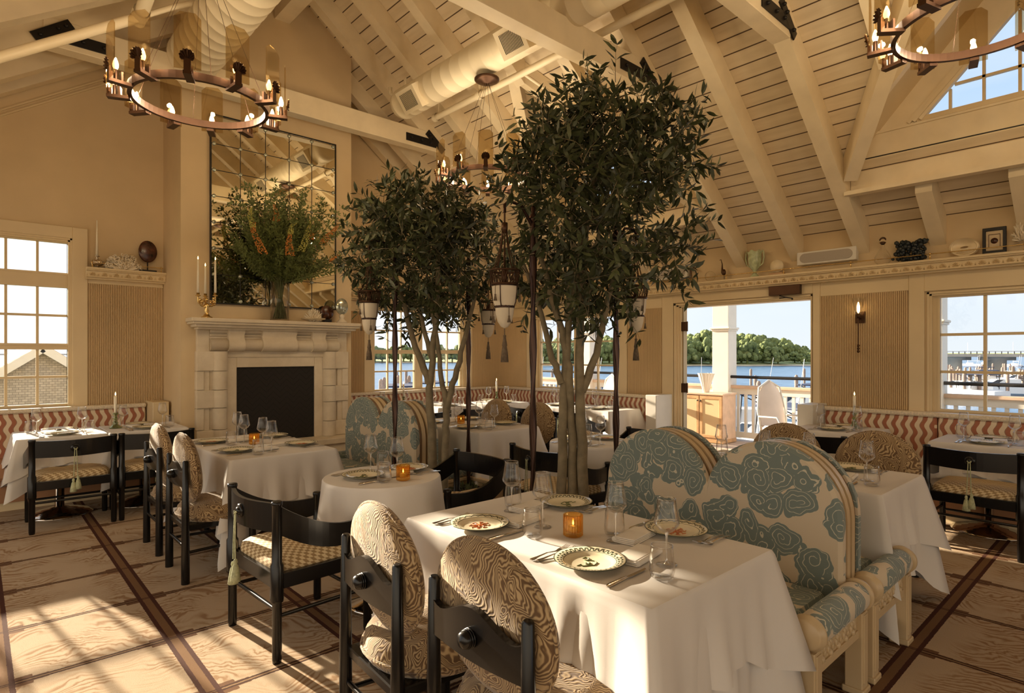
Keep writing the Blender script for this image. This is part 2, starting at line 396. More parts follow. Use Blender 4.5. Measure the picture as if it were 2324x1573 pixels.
MT['cane']=m_cane();MT['shingle']=m_shingle();MT['water']=m_water();MT['isle']=m_tree()
MT['sand']=pmat('shore_sand',(.52,.43,.29),.9,0,.2,.5)
MT['marsh']=pmat('marsh_grass',(.30,.33,.13),.9,0,.3,.4)
MT['roof']=pmat('tan_roof',(.62,.47,.33),.9,0,.12,3.)
MT['boat']=pmat('boat_hull_white',(.80,.80,.80),.3,0,.02)
MT['navy']=pmat('navy_canvas',(.03,.045,.10),.7,0,.1)
MT['bglass']=pmat('boat_dark_glass',(.02,.03,.05),.08,0,0)
MT['pile']=pmat('weathered_piling',(.30,.22,.18),.9,0,.25,4.)
MT['conc']=pmat('bridge_concrete',(.42,.37,.31),.9,0,.12,.4)
MT['jade']=pmat('jade_pressed_glass',(.47,.52,.31),.2,0,.2,30.,.3,60.)
MT['dkcoral']=pmat('black_coral',(.015,.02,.022),.35,0,.3,20.)
MT['alab']=pmat('alabaster',(.78,.64,.42),.4,0,.1,9.)
MT['grille']=pmat('grey_speaker_cloth',(.42,.37,.31),.9,0,.04,200.)
MT['fern']=pmat('fern_green',(.135,.165,.045),.6,0,.45,16.)
MT['fern2']=pmat('dark_stem_green',(.085,.10,.03),.6,0,.3,16.)
MT['orange']=pmat('orange_foxtail',(.62,.24,.05),.7,0,.3,60.)
MT['lime']=pmat('lime_foxtail',(.42,.40,.10),.7,0,.3,60.)
MT['nacre']=pmat('abalone_shell',(.42,.44,.36),.12,.6,.5,26.)
MT['art']=pmat('framed_print_paper',(.60,.47,.30),.8,0,.1,20.)
MT['pkey']=m_plate('key');MT['pwave']=m_plate('wave')
MT['mgreen']=pmat('green_plate_motif',(.10,.12,.03),.3,0,0);MT['mred']=pmat('coral_plate_motif',(.52,.16,.05),.3,0,0)
MT['cushion']=pmat('outdoor_cushion',(.74,.62,.52),.8,0,.04)
# ------------------------------------------------------------------ setting
XR,YL,YB=6.9,7.92,7.13
RX=2.75;SL=.78
SLL=.67
def zrb(x): return 2.55+SL*(6.9-x) if x>=RX else 2.55+SL*(6.9-RX)-SLL*(RX-x)     # underside of rafters
def zbd(x): return zrb(x)+.27                                                   # underside of boards
mb=MB();mb.add([(-5,-7,0),(XR+.1,-7,0),(XR+.1,YL+.1,0),(-5,YL+.1,0)],[(0,1,2,3)]);struct('floor',mb,MT['carpet'])
class W:
    def __init__(s,ax): s.ax=ax
    def p(s,u,d,z): return (u,YL-d,z) if s.ax=='L' else (XR-d,u,z)
    def box(s,mb,u0,u1,d0,d1,z0,z1,mi=0,bv=0.):
        a=s.p(u0,d0,z0);b=s.p(u1,d1,z1);mb.box(*a,*b,mi,bv)
WL,WR=W('L'),W('R')
def wall(mb,w,u0,u1,z0,z1,holes,th=.16):
    us=sorted({u0,u1,*[h[0] for h in holes],*[h[1] for h in holes]})
    for a,b in zip(us,us[1:]):
        zs=[(z0,z1)]
        for h in holes:
            if h[0]<=a+1e-6 and h[1]>=b-1e-6:
                n=[]
                for p,q in zs:
                    if h[2]>p:n.append((p,h[2]))
                    if h[3]<q:n.append((h[3],q))
                zs=n
        for p,q in zs:
            if q>p:w.box(mb,a,b,-th,0,p,q)
OP1=(-.97,.79,.93,2.74);OP2=(4.40,6.12,.93,2.20);OP3=(5.27,7.02,.93,2.09);OP4=(-.72,1.55,.93,2.10);OPD=(2.62,4.37,0.,2.16)
mb=MB();wall(mb,WL,-4.6,XR+.16,0,2.8,[OP1,OP2])
mb.prism([(-4.6,2.8),(XR+.16,2.8),(XR+.16,zbd(6.9)),(RX,zbd(RX)),(-2.1,zbd(-2.1)),(-4.6,2.85)],(0,YL,0),(1,0,0),(0,0,1),(0,.16,0))
wl=struct('wall_left',mb,MT['wall'])
mb=MB();wall(mb,WR,-7,YL,0,2.9,[OP3,OP4,OPD]);wr=struct('wall_right',mb,MT['wall'])
mb=MB();mb.prism([(7.06,2.7),(7.06,2.85),(RX,zbd(RX)),(-2.1,zbd(-2.1)),(-2.1,2.7)],(0,-6.9,0),(1,0,0),(0,0,1),(0,-.15,0));struct('wall_back',mb,MT['wall'])
mb=MB();mb.prism([(1.656,0),(3.65,0),(3.65,zbd(3.65)),(RX,zbd(RX)),(1.656,zbd(1.656))],(0,YB,0),(1,0,0),(0,0,1),(0,YL-YB,0));struct('wall_chimney',mb,MT['wall'])
def reeds(w,u0,u1,z0,z1,par,n=None):
    mb=MB();pitch=.0168;n=int((u1-u0)/pitch);p=(u1-u0)/n
    pr=[]
    for i in range(n):
        for t,d in ((0,.0),(.22,.0),(.26,.012),(.45,.019),(.72,.019),(.92,.012),(.96,0.)):pr.append((u0+(i+t)*p,d+.006))
    pr.append((u1,.006))
    vs=[w.p(u,d,z) for z in (z0,z1) for u,d in pr];k=len(pr)
    mb.add(vs,[(i,i+1,k+i+1,k+i) for i in range(k-1)]);obj('reeded_panel',mb,MT['reed'],par)
reeds(WL,.93,1.64,.93,2.27,wl);reeds(WL,3.66,4.25,.93,2.12,wl);reeds(WL,6.27,6.9,.93,2.12,wl)
reeds(WR,1.71,2.535,.94,2.13,wr);reeds(WR,4.56,5.12,.94,2.12,wr);reeds(WR,7.2,7.9,.94,2.12,wr)
# flat trim boards framing the panels
def trimboards(w,bs,par):
    for u0,u1,z0,z1,d in bs:
        mb=MB();w.box(mb,u0,u1,0,d,z0,z1,0,.004);obj('trim_board',mb,MT['trim'],par)
trimboards(WL,[(.79,.925,.93,2.86,.03),(-1.1,.79,2.74,2.86,.03),(.925,1.65,2.27,2.37,.02),(4.25,4.39,.93,2.3,.03),(6.13,6.27,.93,2.3,.03),(4.39,6.13,2.21,2.3,.03),(3.66,4.25,2.12,2.28,.02),(6.27,6.9,2.12,2.28,.02)],wl)
trimboards(WR,[(1.57,1.70,.93,2.28,.025),(-.8,1.57,2.11,2.28,.025),(2.535,2.61,.9,2.28,.025),(1.70,2.535,2.13,2.28,.018),(4.38,4.55,0.,2.28,.025),(2.61,4.38,2.17,2.28,.025),(4.55,5.13,2.12,2.28,.018),(5.13,5.26,.93,2.28,.03),(7.03,7.19,.93,2.28,.03),(5.26,7.03,2.10,2.28,.03),(7.19,7.9,2.12,2.28,.018)],wr)
m=MB()
for dz in (0,-.055):m.beam((-1.5,YL-.01,zrb(-1.5)-.12+dz),(1.65,YL-.01,zrb(1.65)-.12+dz),.018,.016)
obj('gable_bead',m,MT['trim'],wl)
def window(name,w,op,rects,mw=.02):
    fr=MB();pn=MB();u0,u1,z0,z1=op
    us=sorted({u0,u1,*[r[0] for r in rects],*[r[1] for r in rects]});zs=sorted({z0,z1,*[r[2] for r in rects],*[r[3] for r in rects]})
    for a,b in zip(us,us[1:]):
        for c,d in zip(zs,zs[1:]):
            if not any(r[0]<=a+1e-6 and r[1]>=b-1e-6 and r[2]<=c+1e-6 and r[3]>=d-1e-6 for r in rects):w.box(fr,a,b,-.10,-.05,c,d)
    for a,b,c,d,nc,nr in rects:
        for i in range(1,nc):
            u=a+(b-a)*i/nc;w.box(fr,u-mw/2,u+mw/2,-.095,-.06,c,d)
        for i in range(1,nr):
            z=c+(d-c)*i/nr;w.box(fr,a,b,-.094,-.061,z-mw/2,z+mw/2)
        for q in ((a-.02,a,c-.02,d+.02),(b,b+.02,c-.02,d+.02),(a,b,c-.02,c),(a,b,d,d+.02)):w.box(fr,q[0],q[1],-.06,-.042,q[2],q[3])
        w.box(pn,a,b,-.079,-.076,c,d)
    # stepped casing just inside the opening
    for k,(t,dd) in enumerate(((.0,.0),(.018,-.015))):
        for q in ((u0+t,u0+t+.018,z0,z1),(u1-t-.018,u1-t,z0,z1),(u0+t,u1-t,z1-t-.018,z1-t)):w.box(fr,q[0],q[1],-.10,dd+.012,q[2],q[3])
    root=struct(name,fr,MT['trim']);obj('window_pane',pn,MT['pane'],root);return root
pw=.2535
window('window_1',WL,OP1,[(.754-6*pw,.754,2.37,2.69,6,1),(.754-6*pw,.754,1.61,2.21,6,2),(.754-6*pw,.754,.965,1.545,6,2)],.024)
window('window_2',WL,OP2,[(4.455,5.165,1.56,2.15,3,2),(5.31,6.065,1.56,2.15,3,2),(4.455,5.165,.96,1.50,3,2),(5.31,6.065,.96,1.50,3,2)],.022)
window('window_3',WR,OP3,[(5.365,6.10,.965,2.05,2,3),(6.19,6.935,.965,2.05,2,3)],.022)
window('window_4',WR,OP4,[(-.60,1.455,.965,2.045,6,3)],.026)
# cornice shelves with palmette frieze, brass gallery rail
def palmettes(w,u0,u1,zc,h,d,mi=0):
    mb=MB();p=.098;n=int((u1-u0)/p)
    for i in range(n):
        c=u0+(i+.5)*(u1-u0)/n
        for k in range(-3,4):
            a=k*radians(27);r=h*(.62 if k else .7)
            bx,bz=c,zc-h*.42
            tx,tz=c+sin(a)*r*.95,bz+cos(a)*r+ (h*.12)
            nx,nz=cos(a)*.008,-sin(a)*.008
            mx,mz=(bx+tx)/2+ (tx-bx)*.12,(bz+tz)/2+(tz-bz)*.12
            vs=[w.p(bx,d,bz),w.p(mx+nx,d,mz+nz),w.p(tx,d,tz),w.p(mx-nx,d,mz-nz),w.p(mx,d+.017,mz)]
            mb.add(vs,[(0,1,4),(1,2,4),(2,3,4),(3,0,4)])
        for s in (-1,1):
            q=c+s*p*.5;vs=[w.p(q-.008,d,zc-h*.45),w.p(q+.008,d,zc-h*.45),w.p(q,d,zc+h*.05),w.p(q,d+.01,zc-h*.25)]
            mb.add(vs,[(0,1,3),(1,2,3),(2,0,3)])
    return mb
def cornice(name,w,u0,u1,zt):
    mb=MB()
    for d,za,zb in ((.17,zt-.022,zt),(.155,zt-.034,zt-.022),(.13,zt-.094,zt-.034),(.14,zt-.104,zt-.094),(.10,zt-.122,zt-.104)):w.box(mb,u0,u1,0,d,za,zb,0,.003)
    r=struct(name,mb,MT['trim']);obj('palmette_frieze',palmettes(w,u0,u1,zt-.064,.056,.13),MT['trim'],r)
    rl=MB();n=max(1,round((u1-u0)/.72))
    rl.tube([w.p(u0+.03,.145,zt+.052),w.p(u1-.03,.145,zt+.052)],.0045,6)
    for i in range(n+1):
        u=u0+.05+(u1-u0-.1)*i/n;a=w.p(u,.145,zt)
        rl.lathe([(.009,0),(.009,.006),(.0055,.012),(.0055,.045),(.010,.05),(.010,.058),(.003,.064)],8,a)
    obj('gallery_rail',rl,MT['brass'],r);return r
cornice('trim_1',WR,-2.,7.75,2.40);cornice('trim_2',WL,.90,1.655,2.435);cornice('trim_3',WL,3.65,6.75,2.40)
# door: stepped frame, folded-open leaf
mb=MB()
for k,(t,d0,d1) in enumerate(((0,-.16,.0),(.03,-.16,-.02),(.055,-.16,-.04))):
    WR.box(mb,2.62-.0,2.62+.012+t*.3,d0,d1+.02,0,2.16);WR.box(mb,4.37-t-.03,4.37-t,d0,d1+.02,0,2.16);WR.box(mb,2.62,4.37,d0,d1+.02,2.16-t*.6-.02,2.16-t*.6)
dr=struct('door_1',mb,MT['trim'])
lf=MB();lf.box(6.96,4.225,.02,7.75,4.275,2.11);pn=MB();
lf2=MB();
for q in ((6.96,7.06,.02,2.11),(7.65,7.75,.02,2.11),(7.06,7.65,.02,.22),(7.06,7.65,2.0,2.11),(7.06,7.65,1.34,1.37),(7.06,7.65,.78,.81),(7.34,7.37,.22,2.0)):lf2.box(q[0],4.225,q[2],q[1],4.27,q[3])
l=obj('door_leaf',lf2,MT['white'],dr);LEAF=l;pn.box(7.06,4.245,.22,7.65,4.249,2.0);obj('glass_pane',pn,MT['pane'],l);R_=Matrix.Translation((6.96,4.25,0))@Matrix.Rotation(radians(32),4,'Z')@Matrix.Translation((-6.96,-4.25,0));l.matrix_basis=R_
for z in (1.86,1.05,.25):
    h=MB();h.box(6.925,4.215,z-.06,6.96,4.30,z+.06,0,.004);h.tube([(6.945,4.21,z-.065),(6.945,4.21,z+.065)],.011,8);obj('hinge',h,MT['bronze'],dr)
# ---------------- ceiling: boards with two dormer openings, rafters, ridge, tie beams
from mathutils.geometry import tessellate_polygon
DX0,DX1,DW=6.25,4.4,1.26
DC=(.79,4.83)
def polyface(mb,loops,f,mi=0):
    lp=[[Vector((a,b,0)) for a,b in l] for l in loops];tri=tessellate_polygon(lp);fl=[p for l in loops for p in l]
    mb.add([f(*p) for p in fl],[tuple(t) for t in tri],mi)
mb=MB()
cut=[]
for y in DC:cut.append([(DX0,y-DW),(DX1,y),(DX0,y+DW)])
polyface(mb,[[(RX,-6.9),(7.05,-6.9),(7.05,8.05),(RX,8.05)]]+cut,lambda x,y:(x,y,zbd(x)))
mb.add([(RX,-6.9,zbd(RX)),(RX,8.05,zbd(RX)),(-2.2,8.05,zbd(-2.2)),(-2.2,-6.9,zbd(-2.2))],[(0,1,2,3)])
ceil=struct('ceiling',mb,MT['ceil'])
# dormer soffits, valley rafters and front walls
zA=zbd(DX1);zC=zbd(DX0)
for y in DC:
    dm=MB()
    for s in (-1,1):
        dm.add([(DX0,y+s*DW,zC),(DX1,y,zA),(6.75,y,zA),(6.75,y+s*DW,zC)],[(0,1,2,3)])
    obj('dormer_soffit',dm,MT['trim'],ceil)
    for s in (-1,1):
        v=MB();v.beam((DX0-.03,y+s*(DW-.02),zC-.10),(DX1,y,zA-.10),.12,.2,0);obj('valley_rafter',v,MT['beam'],ceil)
    # dormer jack rafters seen as pale strips
    for s in (-1,1):
        for xx in (5.75,):
            yy=y+s*DW*(xx-DX1)/(DX0-DX1)
            v=MB();v.beam((xx,yy,zbd(xx)-.06),(xx,y,zA-.06),.07,.12);obj('jack_rafter',v,MT['beam'],ceil)
    # front wall with triangular window
    f=MB();fx0=6.34
    wz,wh=3.63,.66
    tri=[(y-wh,wz),(y+wh,wz),(y,wz+wh*1.06)]
    outer=[(y-DW,3.05),(y+DW,3.05),(y+DW,zC),(y,zA),(y-DW,zC)]
    polyface(f,[outer,tri],lambda a,b:(fx0,a,b))
    g0=MB();g0.box(fx0-.004,y-DW,3.365,fx0+.01,y+DW,3.375)
    f.box(fx0-.02,y-DW,3.58,fx0,y+DW,3.60);f.box(fx0-.10,y-DW-.03,3.03,fx0,y+DW+.03,3.07)
    for s in (-1,1):
        for t,dd in ((.0,.05),(.04,.035),(.075,.02)):
            f.beam((fx0-dd/2,y+s*(wh+.02+t*1.3),wz-.02),(fx0-dd/2,y,wz+wh*1.06+.02+t*1.3),dd,.03)
    r=obj('dormer_wall',f,MT['beam'],ceil);obj('dark_joint',g0,MT['iron'],ceil)
    g=MB()
    for i in range(-2,3):
        yy=i*.235;top=(wh-abs(yy))*1.06
        if top>.05:g.box(fx0+.02,y+yy-.011,wz,fx0+.05,y+yy+.011,wz+top)
    for i in (1,2):
        zz=i*.235;hw=wh-zz/1.06;g.box(fx0+.02,y-hw,wz+zz-.011,fx0+.05,y+hw,wz+zz+.011)
    g.box(fx0-.025,y-wh-.05,wz-.03,fx0+.07,y+wh+.05,wz+.012)
    wdo=obj('window_'+('5' if y<2 else '6'),g,MT['trim']);wdo['kind']='structure'
    p=MB();p.add([(fx0+.035,a,b) for a,b in tri],[(0,1,2)]);obj('window_pane',p,MT['pane'],wdo)
def rafter(y,x0,x1,par=ceil):
    r=MB();d=.002
    r.prism([(x0,zrb(x0)),(x1,zrb(x1)),(x1,zbd(x1)-d),(x0,zbd(x0)-d)],(0,y-.065,0),(1,0,0),(0,0,1),(0,.13,0));obj('rafter',r,MT['beam'],par)
RY=[2.12+.66*k for k in range(-13,9)]+[7.82]
for y in RY:
    c=[q for q in DC if abs(y-q)<DW-.07]
    if c:
        q=c[0];xv=DX1+(DX0-DX1)*abs(y-q)/DW
        rafter(y,6.37,6.9)
        if xv-RX>.3:rafter(y,RX+.02,xv-.04)
    else:rafter(y,RX+.02,6.9)
    rafter(y,-2.1,RX-.02)
r=MB();r.box(RX-.09,-6.8,5.5,RX+.09,YB,5.82);obj('ridge_beam',r,MT['beam'],ceil)
def tie(y,z,h=.25):
    x1=6.9-(z-2.55)/SL;x0=RX-(zrb(RX)-z)/SLL
    t=MB();t.box(x0,y-.075,z,x1,y+.075,z+h,0,.006);o=obj('tie_beam',t,MT['beam'],ceil)
    for s,xe in ((1,x1),(-1,x0)):
        p=MB();yy=y-.082
        e=Vector((xe-s*.03,yy,z+.10))
        p.beam(e,e-Vector((s*.50,0,0)),.012,.10)
        d=Vector((-s,0,SL)).normalized()
        p.beam(e-d*.12,e+d*.22,.013,.09,0)
        for k in (.12,.26,.42):p.lathe([(.016,0),(.016,-.012),(.009,-.022),(0,-.022)],8,(e.x-s*k,yy-.006,e.z),ax='y')
        for k in (-.06,.1,.17):
            q=e+d*k;p.lathe([(.016,0),(.016,-.012),(.009,-.022),(0,-.022)],8,(q.x,yy-.006,q.z),ax='y')
        obj('steel_plate',p,MT['iron'],o)
tie(6.74,4.25);tie(3.44,4.08);tie(2.12,4.08);tie(-1.2,4.08)
# ---------------- ducts and sprinkler pipes
def duct(name,x,z,r,y0,y1,label,vents):
    t=thing(name,label,'air duct',(x,y1,z));d=MB();L=y1-y0
    pr=[(0,0.03),(r*.6,.025),(r*.9,0.0),(r,-.06)]
    y=-.06
    while -y<L:
        pr+=[(r,y-.005),(r*1.012,y-.009),(r,y-.013)];y-=.16
    pr+=[(r,-L),(0,-L)]
    d.lathe(pr,28,ax='y');obj('spiral_duct',d,MT['duct'],t)
    for vy,sx in vents:
        # flat grille box set on the lower side of the duct
        g=MB();a=radians(215 if sx<0 else -35)
        n=Vector((cos(a),0,sin(a)));tq=Vector((-sin(a),0,cos(a)))
        def P(u,v,w):return Vector((0,vy+u,0))+tq*v+n*(r*.90+w)
        for u0,u1,v0,v1,w0,w1 in ((-.17,.17,-.125,.125,-.07,.07),):
            vs=[P(u,v,w) for w in (w0,w1) for v in (v0,v1) for u in (u0,u1)];g.add(vs,[(0,1,3,2),(4,6,7,5),(0,4,5,1),(2,3,7,6),(0,2,6,4),(1,5,7,3)])
        b=obj('vent_box',g,MT['duct'],t)
        k=MB();m=MB()
        vs=[P(u,v,.072) for v in (-.085,.085) for u in (-.12,.12)];m.add(vs,[(0,1,3,2)])
        for i in range(15):
            u=-.117+i*.0162;vs=[P(u+du,v,.078) for v in (-.085,.085) for du in (0,.006)];k.add(vs,[(0,1,3,2)])
        obj('dark_opening',m,MT['iron'],b);obj('grille',k,MT['duct'],b)
    return t
duct('air_duct',3.78,4.46,.17,-6.6,6.12,'large round white spiral air duct with two square grilles above the trees',[(-.45,-1),(-2.15,-1),(-5.5,-1)])
duct('air_duct',1.66,4.52,.24,-6.6,6.72,'round white spiral air duct hanging behind the chandelier by the chimney',[(-3.5,1)])
pp=MB();pp.tube([(4.2,6.05,4.4),(4.2,-6.6,4.4)],.036,10)
for y in (6.0,5.15,3.9):
    pp.lathe([(.05,-.03),(.05,.03)],10,(4.2,y,4.4),ax='y');pp.tube([(4.2,y-.05,4.42),(4.2,y-.05,4.72)],.010,6)
pp.tube([(4.2,5.15,4.4),(4.2,5.15,4.62),(4.05,5.15,4.72)],.02,8);pp.tube([(4.2,4.45,4.4),(4.75,4.4,4.25)],.017,8)
tag(obj('sprinkler_pipe',pp,MT['duct']),'straight white sprinkler pipe running beside the long air duct','pipe')
pp=MB();pp.tube([(-.8,5.6,2.95),(.98,5.6,4.22)],.038,12);pp.tube([(1.0,5.66,4.22),(1.02,4.9,4.40),(1.02,-6,4.42)],.05,12);pp.lathe([(.062,-.05),(.062,.05)],12,(1.0,5.55,4.25),ax='y');pp.tube([(1.02,5.6,4.25),(1.25,5.6,4.42),(1.6,5.9,4.75)],.022,8)
tag(obj('sprinkler_pipe',pp,MT['duct']),'sloping white pipe with elbow joint along the rafters near the chimney gable','pipe')
hs=MB();hs.tube([(3.95,6.3,4.9),(3.95,6.3,4.72),(3.88,6.35,4.66),(3.80,6.4,4.7),(3.8,6.4,4.78)],.022,8);hs.ball((3.88,6.35,4.66),.035,8,6);hs.ball((3.8,6.4,4.72),.03,8,6)
tag(obj('sprinkler_nozzle',hs,MT['duct']),'small white sprinkler drop with elbows between two rafters above the duct end','sprinkler')
# ------------------------------------------------------------------ fireplace
fp=thing('fireplace','carved limestone fireplace with stepped mantel and dark empty firebox','fireplace',(2.68,YB,0))
def FB(mb,x0,x1,d0,d1,z0,z1,bv=.006): mb.box(x0-2.68,-d1,z0,x1-2.68,-d0,z1,0,bv)
m=MB()
for d,a,z0,z1 in ((.27,.10,1.845,1.885),(.25,.085,1.82,1.845),(.21,.05,1.79,1.82),(.15,.015,1.765,1.79)):FB(m,1.80-a,3.56+a,0,d,z0,z1)
obj('mantel_shelf',m,MT['stone'],fp)
HZ0=.47
m=MB();FB(m,1.812,3.548,0,.048,1.46,1.763);
def roll(mb,x0,x1,zc,r,y0):  # half-round horizontal moulding
    n=9;pr=[(y0+ -r*1.15*sin(pi*i/(n-1)),zc-r*cos(pi*i/(n-1))) for i in range(n)]
    vs=[(x-2.68,p[0],p[1]) for x in (x0,x1) for p in pr]
    mb.add(vs,[(i,i+1,n+i+1,n+i) for i in range(n-1)]+[tuple(range(n)),tuple(range(2*n-1,n-1,-1))],0,True)
roll(m,1.93,3.43,1.60,.072,-.05)
FB(m,1.93,3.43,.05,.075,1.70,1.715);FB(m,1.93,3.43,.05,.09,1.735,1.765)
obj('frieze',m,MT['stone'],fp)
def scroll(x0,x1):
    m=MB();pr=[(-.02,1.52),(-.10,1.525),(-.145,1.56),(-.155,1.60),(-.14,1.645),(-.11,1.675),(-.105,1.70),(-.125,1.735),(-.14,1.765),(-.02,1.765)]
    n=len(pr);vs=[(x-2.68+ (.02 if k==0 else -.02)*(1 if p[1]<1.66 else 0)*0,p[0],p[1]) for k,x in enumerate((x0,x1)) for p in pr]
    m.add(vs,[(i,i+1,n+i+1,n+i) for i in range(n-1)],0,True);m.add(vs,[tuple(range(n-1,-1,-1)),tuple(range(n,2*n))],0);obj('scroll_block',m,MT['stone'],fp)
for a,b in ((2.11,2.28),(2.48,2.88),(3.08,3.25)):scroll(a,b)
for side in (0,1):
    X=(lambda x:x) if not side else (lambda x:5.36-x)
    m=MB()
    def col(xc,r,z0,z1):
        n=10;pr=[(X(xc)-2.68-r*cos(pi*i/(n-1))*(1 if not side else 1),-.04-r*1.1*sin(pi*i/(n-1))) for i in range(n)]
        vs=[(p[0],p[1],z) for z in (z0,z1) for p in pr];m.add(vs,[(i,i+1,n+i+1,n+i) for i in range(n-1)],0,True);m.add(vs,[tuple(range(n)),tuple(range(2*n-1,n-1,-1))])
    zs=[HZ0,.66,.90,1.10,1.31,1.53]
    xa,xb=sorted((X(1.80),X(1.93)));FB(m,xa,xb,0,.055,HZ0,1.765)
    xa,xb=sorted((X(1.93),X(2.11)));FB(m,xa,xb,0,.04,HZ0,1.62)
    for i in range(5):
        big=i%2==0
        col(2.035,.078 if not big else .082,zs[i]+.003,zs[i+1]-.003)
        if big:
            xa,xb=sorted((X(1.79),X(1.99)));FB(m,xa,xb,0,.085,zs[i]+.003,zs[i+1]-.003)
        else:
            xa,xb=sorted((X(1.79),X(1.87)));FB(m,xa,xb,0,.075,zs[i]+.003,zs[i+1]-.003)
    obj('pilaster',m,MT['stone'],fp)
m=MB();FB(m,2.105,2.22,0,.035,HZ0,1.53);FB(m,3.14,3.255,0,.035,HZ0,1.53);FB(m,2.22,3.14,0,.035,1.345,1.53);obj('inner_surround',m,MT['stone'],fp)
m=MB()  # firebox lining standing just proud of the wall plane
m.add([(2.22-2.68,-.012,HZ0),(3.14-2.68,-.012,HZ0),(3.14-2.68,-.012,1.345),(2.22-2.68,-.012,1.345)],[(0,1,2,3)]);obj('firebox',m,MT['brick'],fp)
m=MB();FB(m,1.70,3.66,0,.34,.40,HZ0,.008);FB(m,1.73,3.63,0,.31,0,.40,.004);obj('hearth',m,MT['stone'],fp)
# ------------------------------------------------------------------ mirror
mx0,mx1,mz0,mz1=1.95,3.415,2.065,4.16
mr=thing('wall_mirror','tall antiqued gridded mirror with rosettes above the mantel','mirror',((mx0+mx1)/2,YB,(mz0+mz1)/2))
w2,h2=(mx1-mx0)/2,(mz1-mz0)/2
m=MB();m.box(-w2,-.03,-h2,w2,-.002,h2);obj('mirror_glass',m,MT['mirror'],mr)
m=MB()
for q in ((-w2-.008,-w2+.004,-h2-.008,h2+.008),(w2-.004,w2+.008,-h2-.008,h2+.008),(-w2,w2,-h2-.008,-h2+.004),(-w2,w2,h2-.004,h2+.008)):m.box(q[0],-.04,q[2],q[1],0,q[3])
obj('mirror_frame',m,MT['iron'],mr)
m=MB();ro=MB();nx,nz=5,7
xs=[-w2+.03+(2*w2-.06)*i/nx for i in range(nx+1)];zs=[-h2+.03+(2*h2-.06)*i/nz for i in range(nz+1)]
for i in range(1,nx):m.box(xs[i]-.0035,-.033,-h2,xs[i]+.0035,-.03,h2)
for j in range(1,nz):m.box(-w2,-.033,zs[j]-.0035,w2,-.03,zs[j]+.0035)
obj('dark_grid_line',m,MT['iron'],mr)
rs=MB().lathe([(.021,0),(.021,-.006),(.014,-.010),(.010,-.009),(.006,-.015),(0,-.016)],10,ax='y')
rme=rs.mesh('rosette',MT['nacre'])
for i in range(nx+1):
    for j in range(nz+1):
        if (i in(0,nx)) or (j in (0,nz)) or True: obj('rosette',rme,None,mr,(xs[i],-.033,zs[j]))
# ------------------------------------------------------------------ things on the mantel
MZ=1.886
def flame(mb,c,s=1.): mb.lathe([(0,0),(.0045*s,.006*s),(.006*s,.014*s),(.003*s,.027*s),(0,.038*s)],8,c)
def candle(parent,c,h,r0=.011,r1=.008,lit=True):
    m=MB();m.lathe([(0,0),(r0,0),(r1,h),(0,h+.004)],10,c);w=obj('candle',m,MT['wax'],parent)
    if lit:
        m=MB();flame(m,(c[0],c[1],c[2]+h+.006));obj('flame',m,MT['flame'],w)
    return w
cd=thing('candelabra','gilt branching candelabra with three lit white tapers on the mantel','candelabra',(1.86,6.93,MZ))
m=MB();m.lathe([(0,0),(.058,0),(.058,.01),(.035,.02),(.018,.05),(.026,.075),(.016,.10),(.03,.13),(.02,.155),(0,.16)],14)
tips=[(-.085,.0,.225),(.0,.05,.225),(.085,-.005,.235)]
for i,tp in enumerate(tips):
    t=Vector(tp);m.tube([(0,0,.13),(t.x*.6,t.y*.6,.13),(t.x,t.y,.17),(t.x,t.y,t.z)],[.012,.011,.009,.008],8);m.lathe([(.006,0),(.026,.008),(.028,.014),(.014,.018),(.017,.04),(.0,.041)],10,tp)
random.seed(3)
for i in range(26):
    a=random.uniform(0,2*pi);r=random.uniform(.02,.09);m.ball((r*cos(a),r*sin(a)*.7,random.uniform(.12,.22)),random.uniform(.008,.018),6,4,0,(1.2,.7,1.))
obj('branched_base',m,MT['brass'],cd)
for tp,h in zip(tips,(.36,.30,.36)):candle(cd,(tp[0],tp[1],tp[2]+.03),h,.013,.009)
# bouquet in glass cylinder
vs_=thing('flower_vase','tall glass cylinder vase of ferns and orange foxtail lilies on the mantel','vase of flowers',(2.66,6.97,MZ))
VH,VR=.50,.105
m=MB();m.lathe([(0,.0),(VR,0),(VR,VH),(VR-.006,VH),(VR-.006,.02),(0,.02)],24);obj('glass_cylinder',m,MT['glass'],vs_)
random.seed(11)
m=MB()
for i in range(60):
    a=random.uniform(0,2*pi);r=random.uniform(.0,.085);b=a+pi+random.uniform(-.8,.8);q=random.uniform(.03,.085)
    m.tube([(r*cos(a),r*sin(a),.025),(q*cos(b),q*sin(b),VH+.05)],.0045,5)
obj('stems',m,MT['fern2'],vs_)
m=MB()
def leaflet(mb,p,d,n,L,wd):
    d=d.normalized();s=d.cross(n).normalized()*wd
    mb.add([p,p+d*L*.5+s,p+d*L,p+d*L*.5-s],[(0,1,2),(0,2,3)])
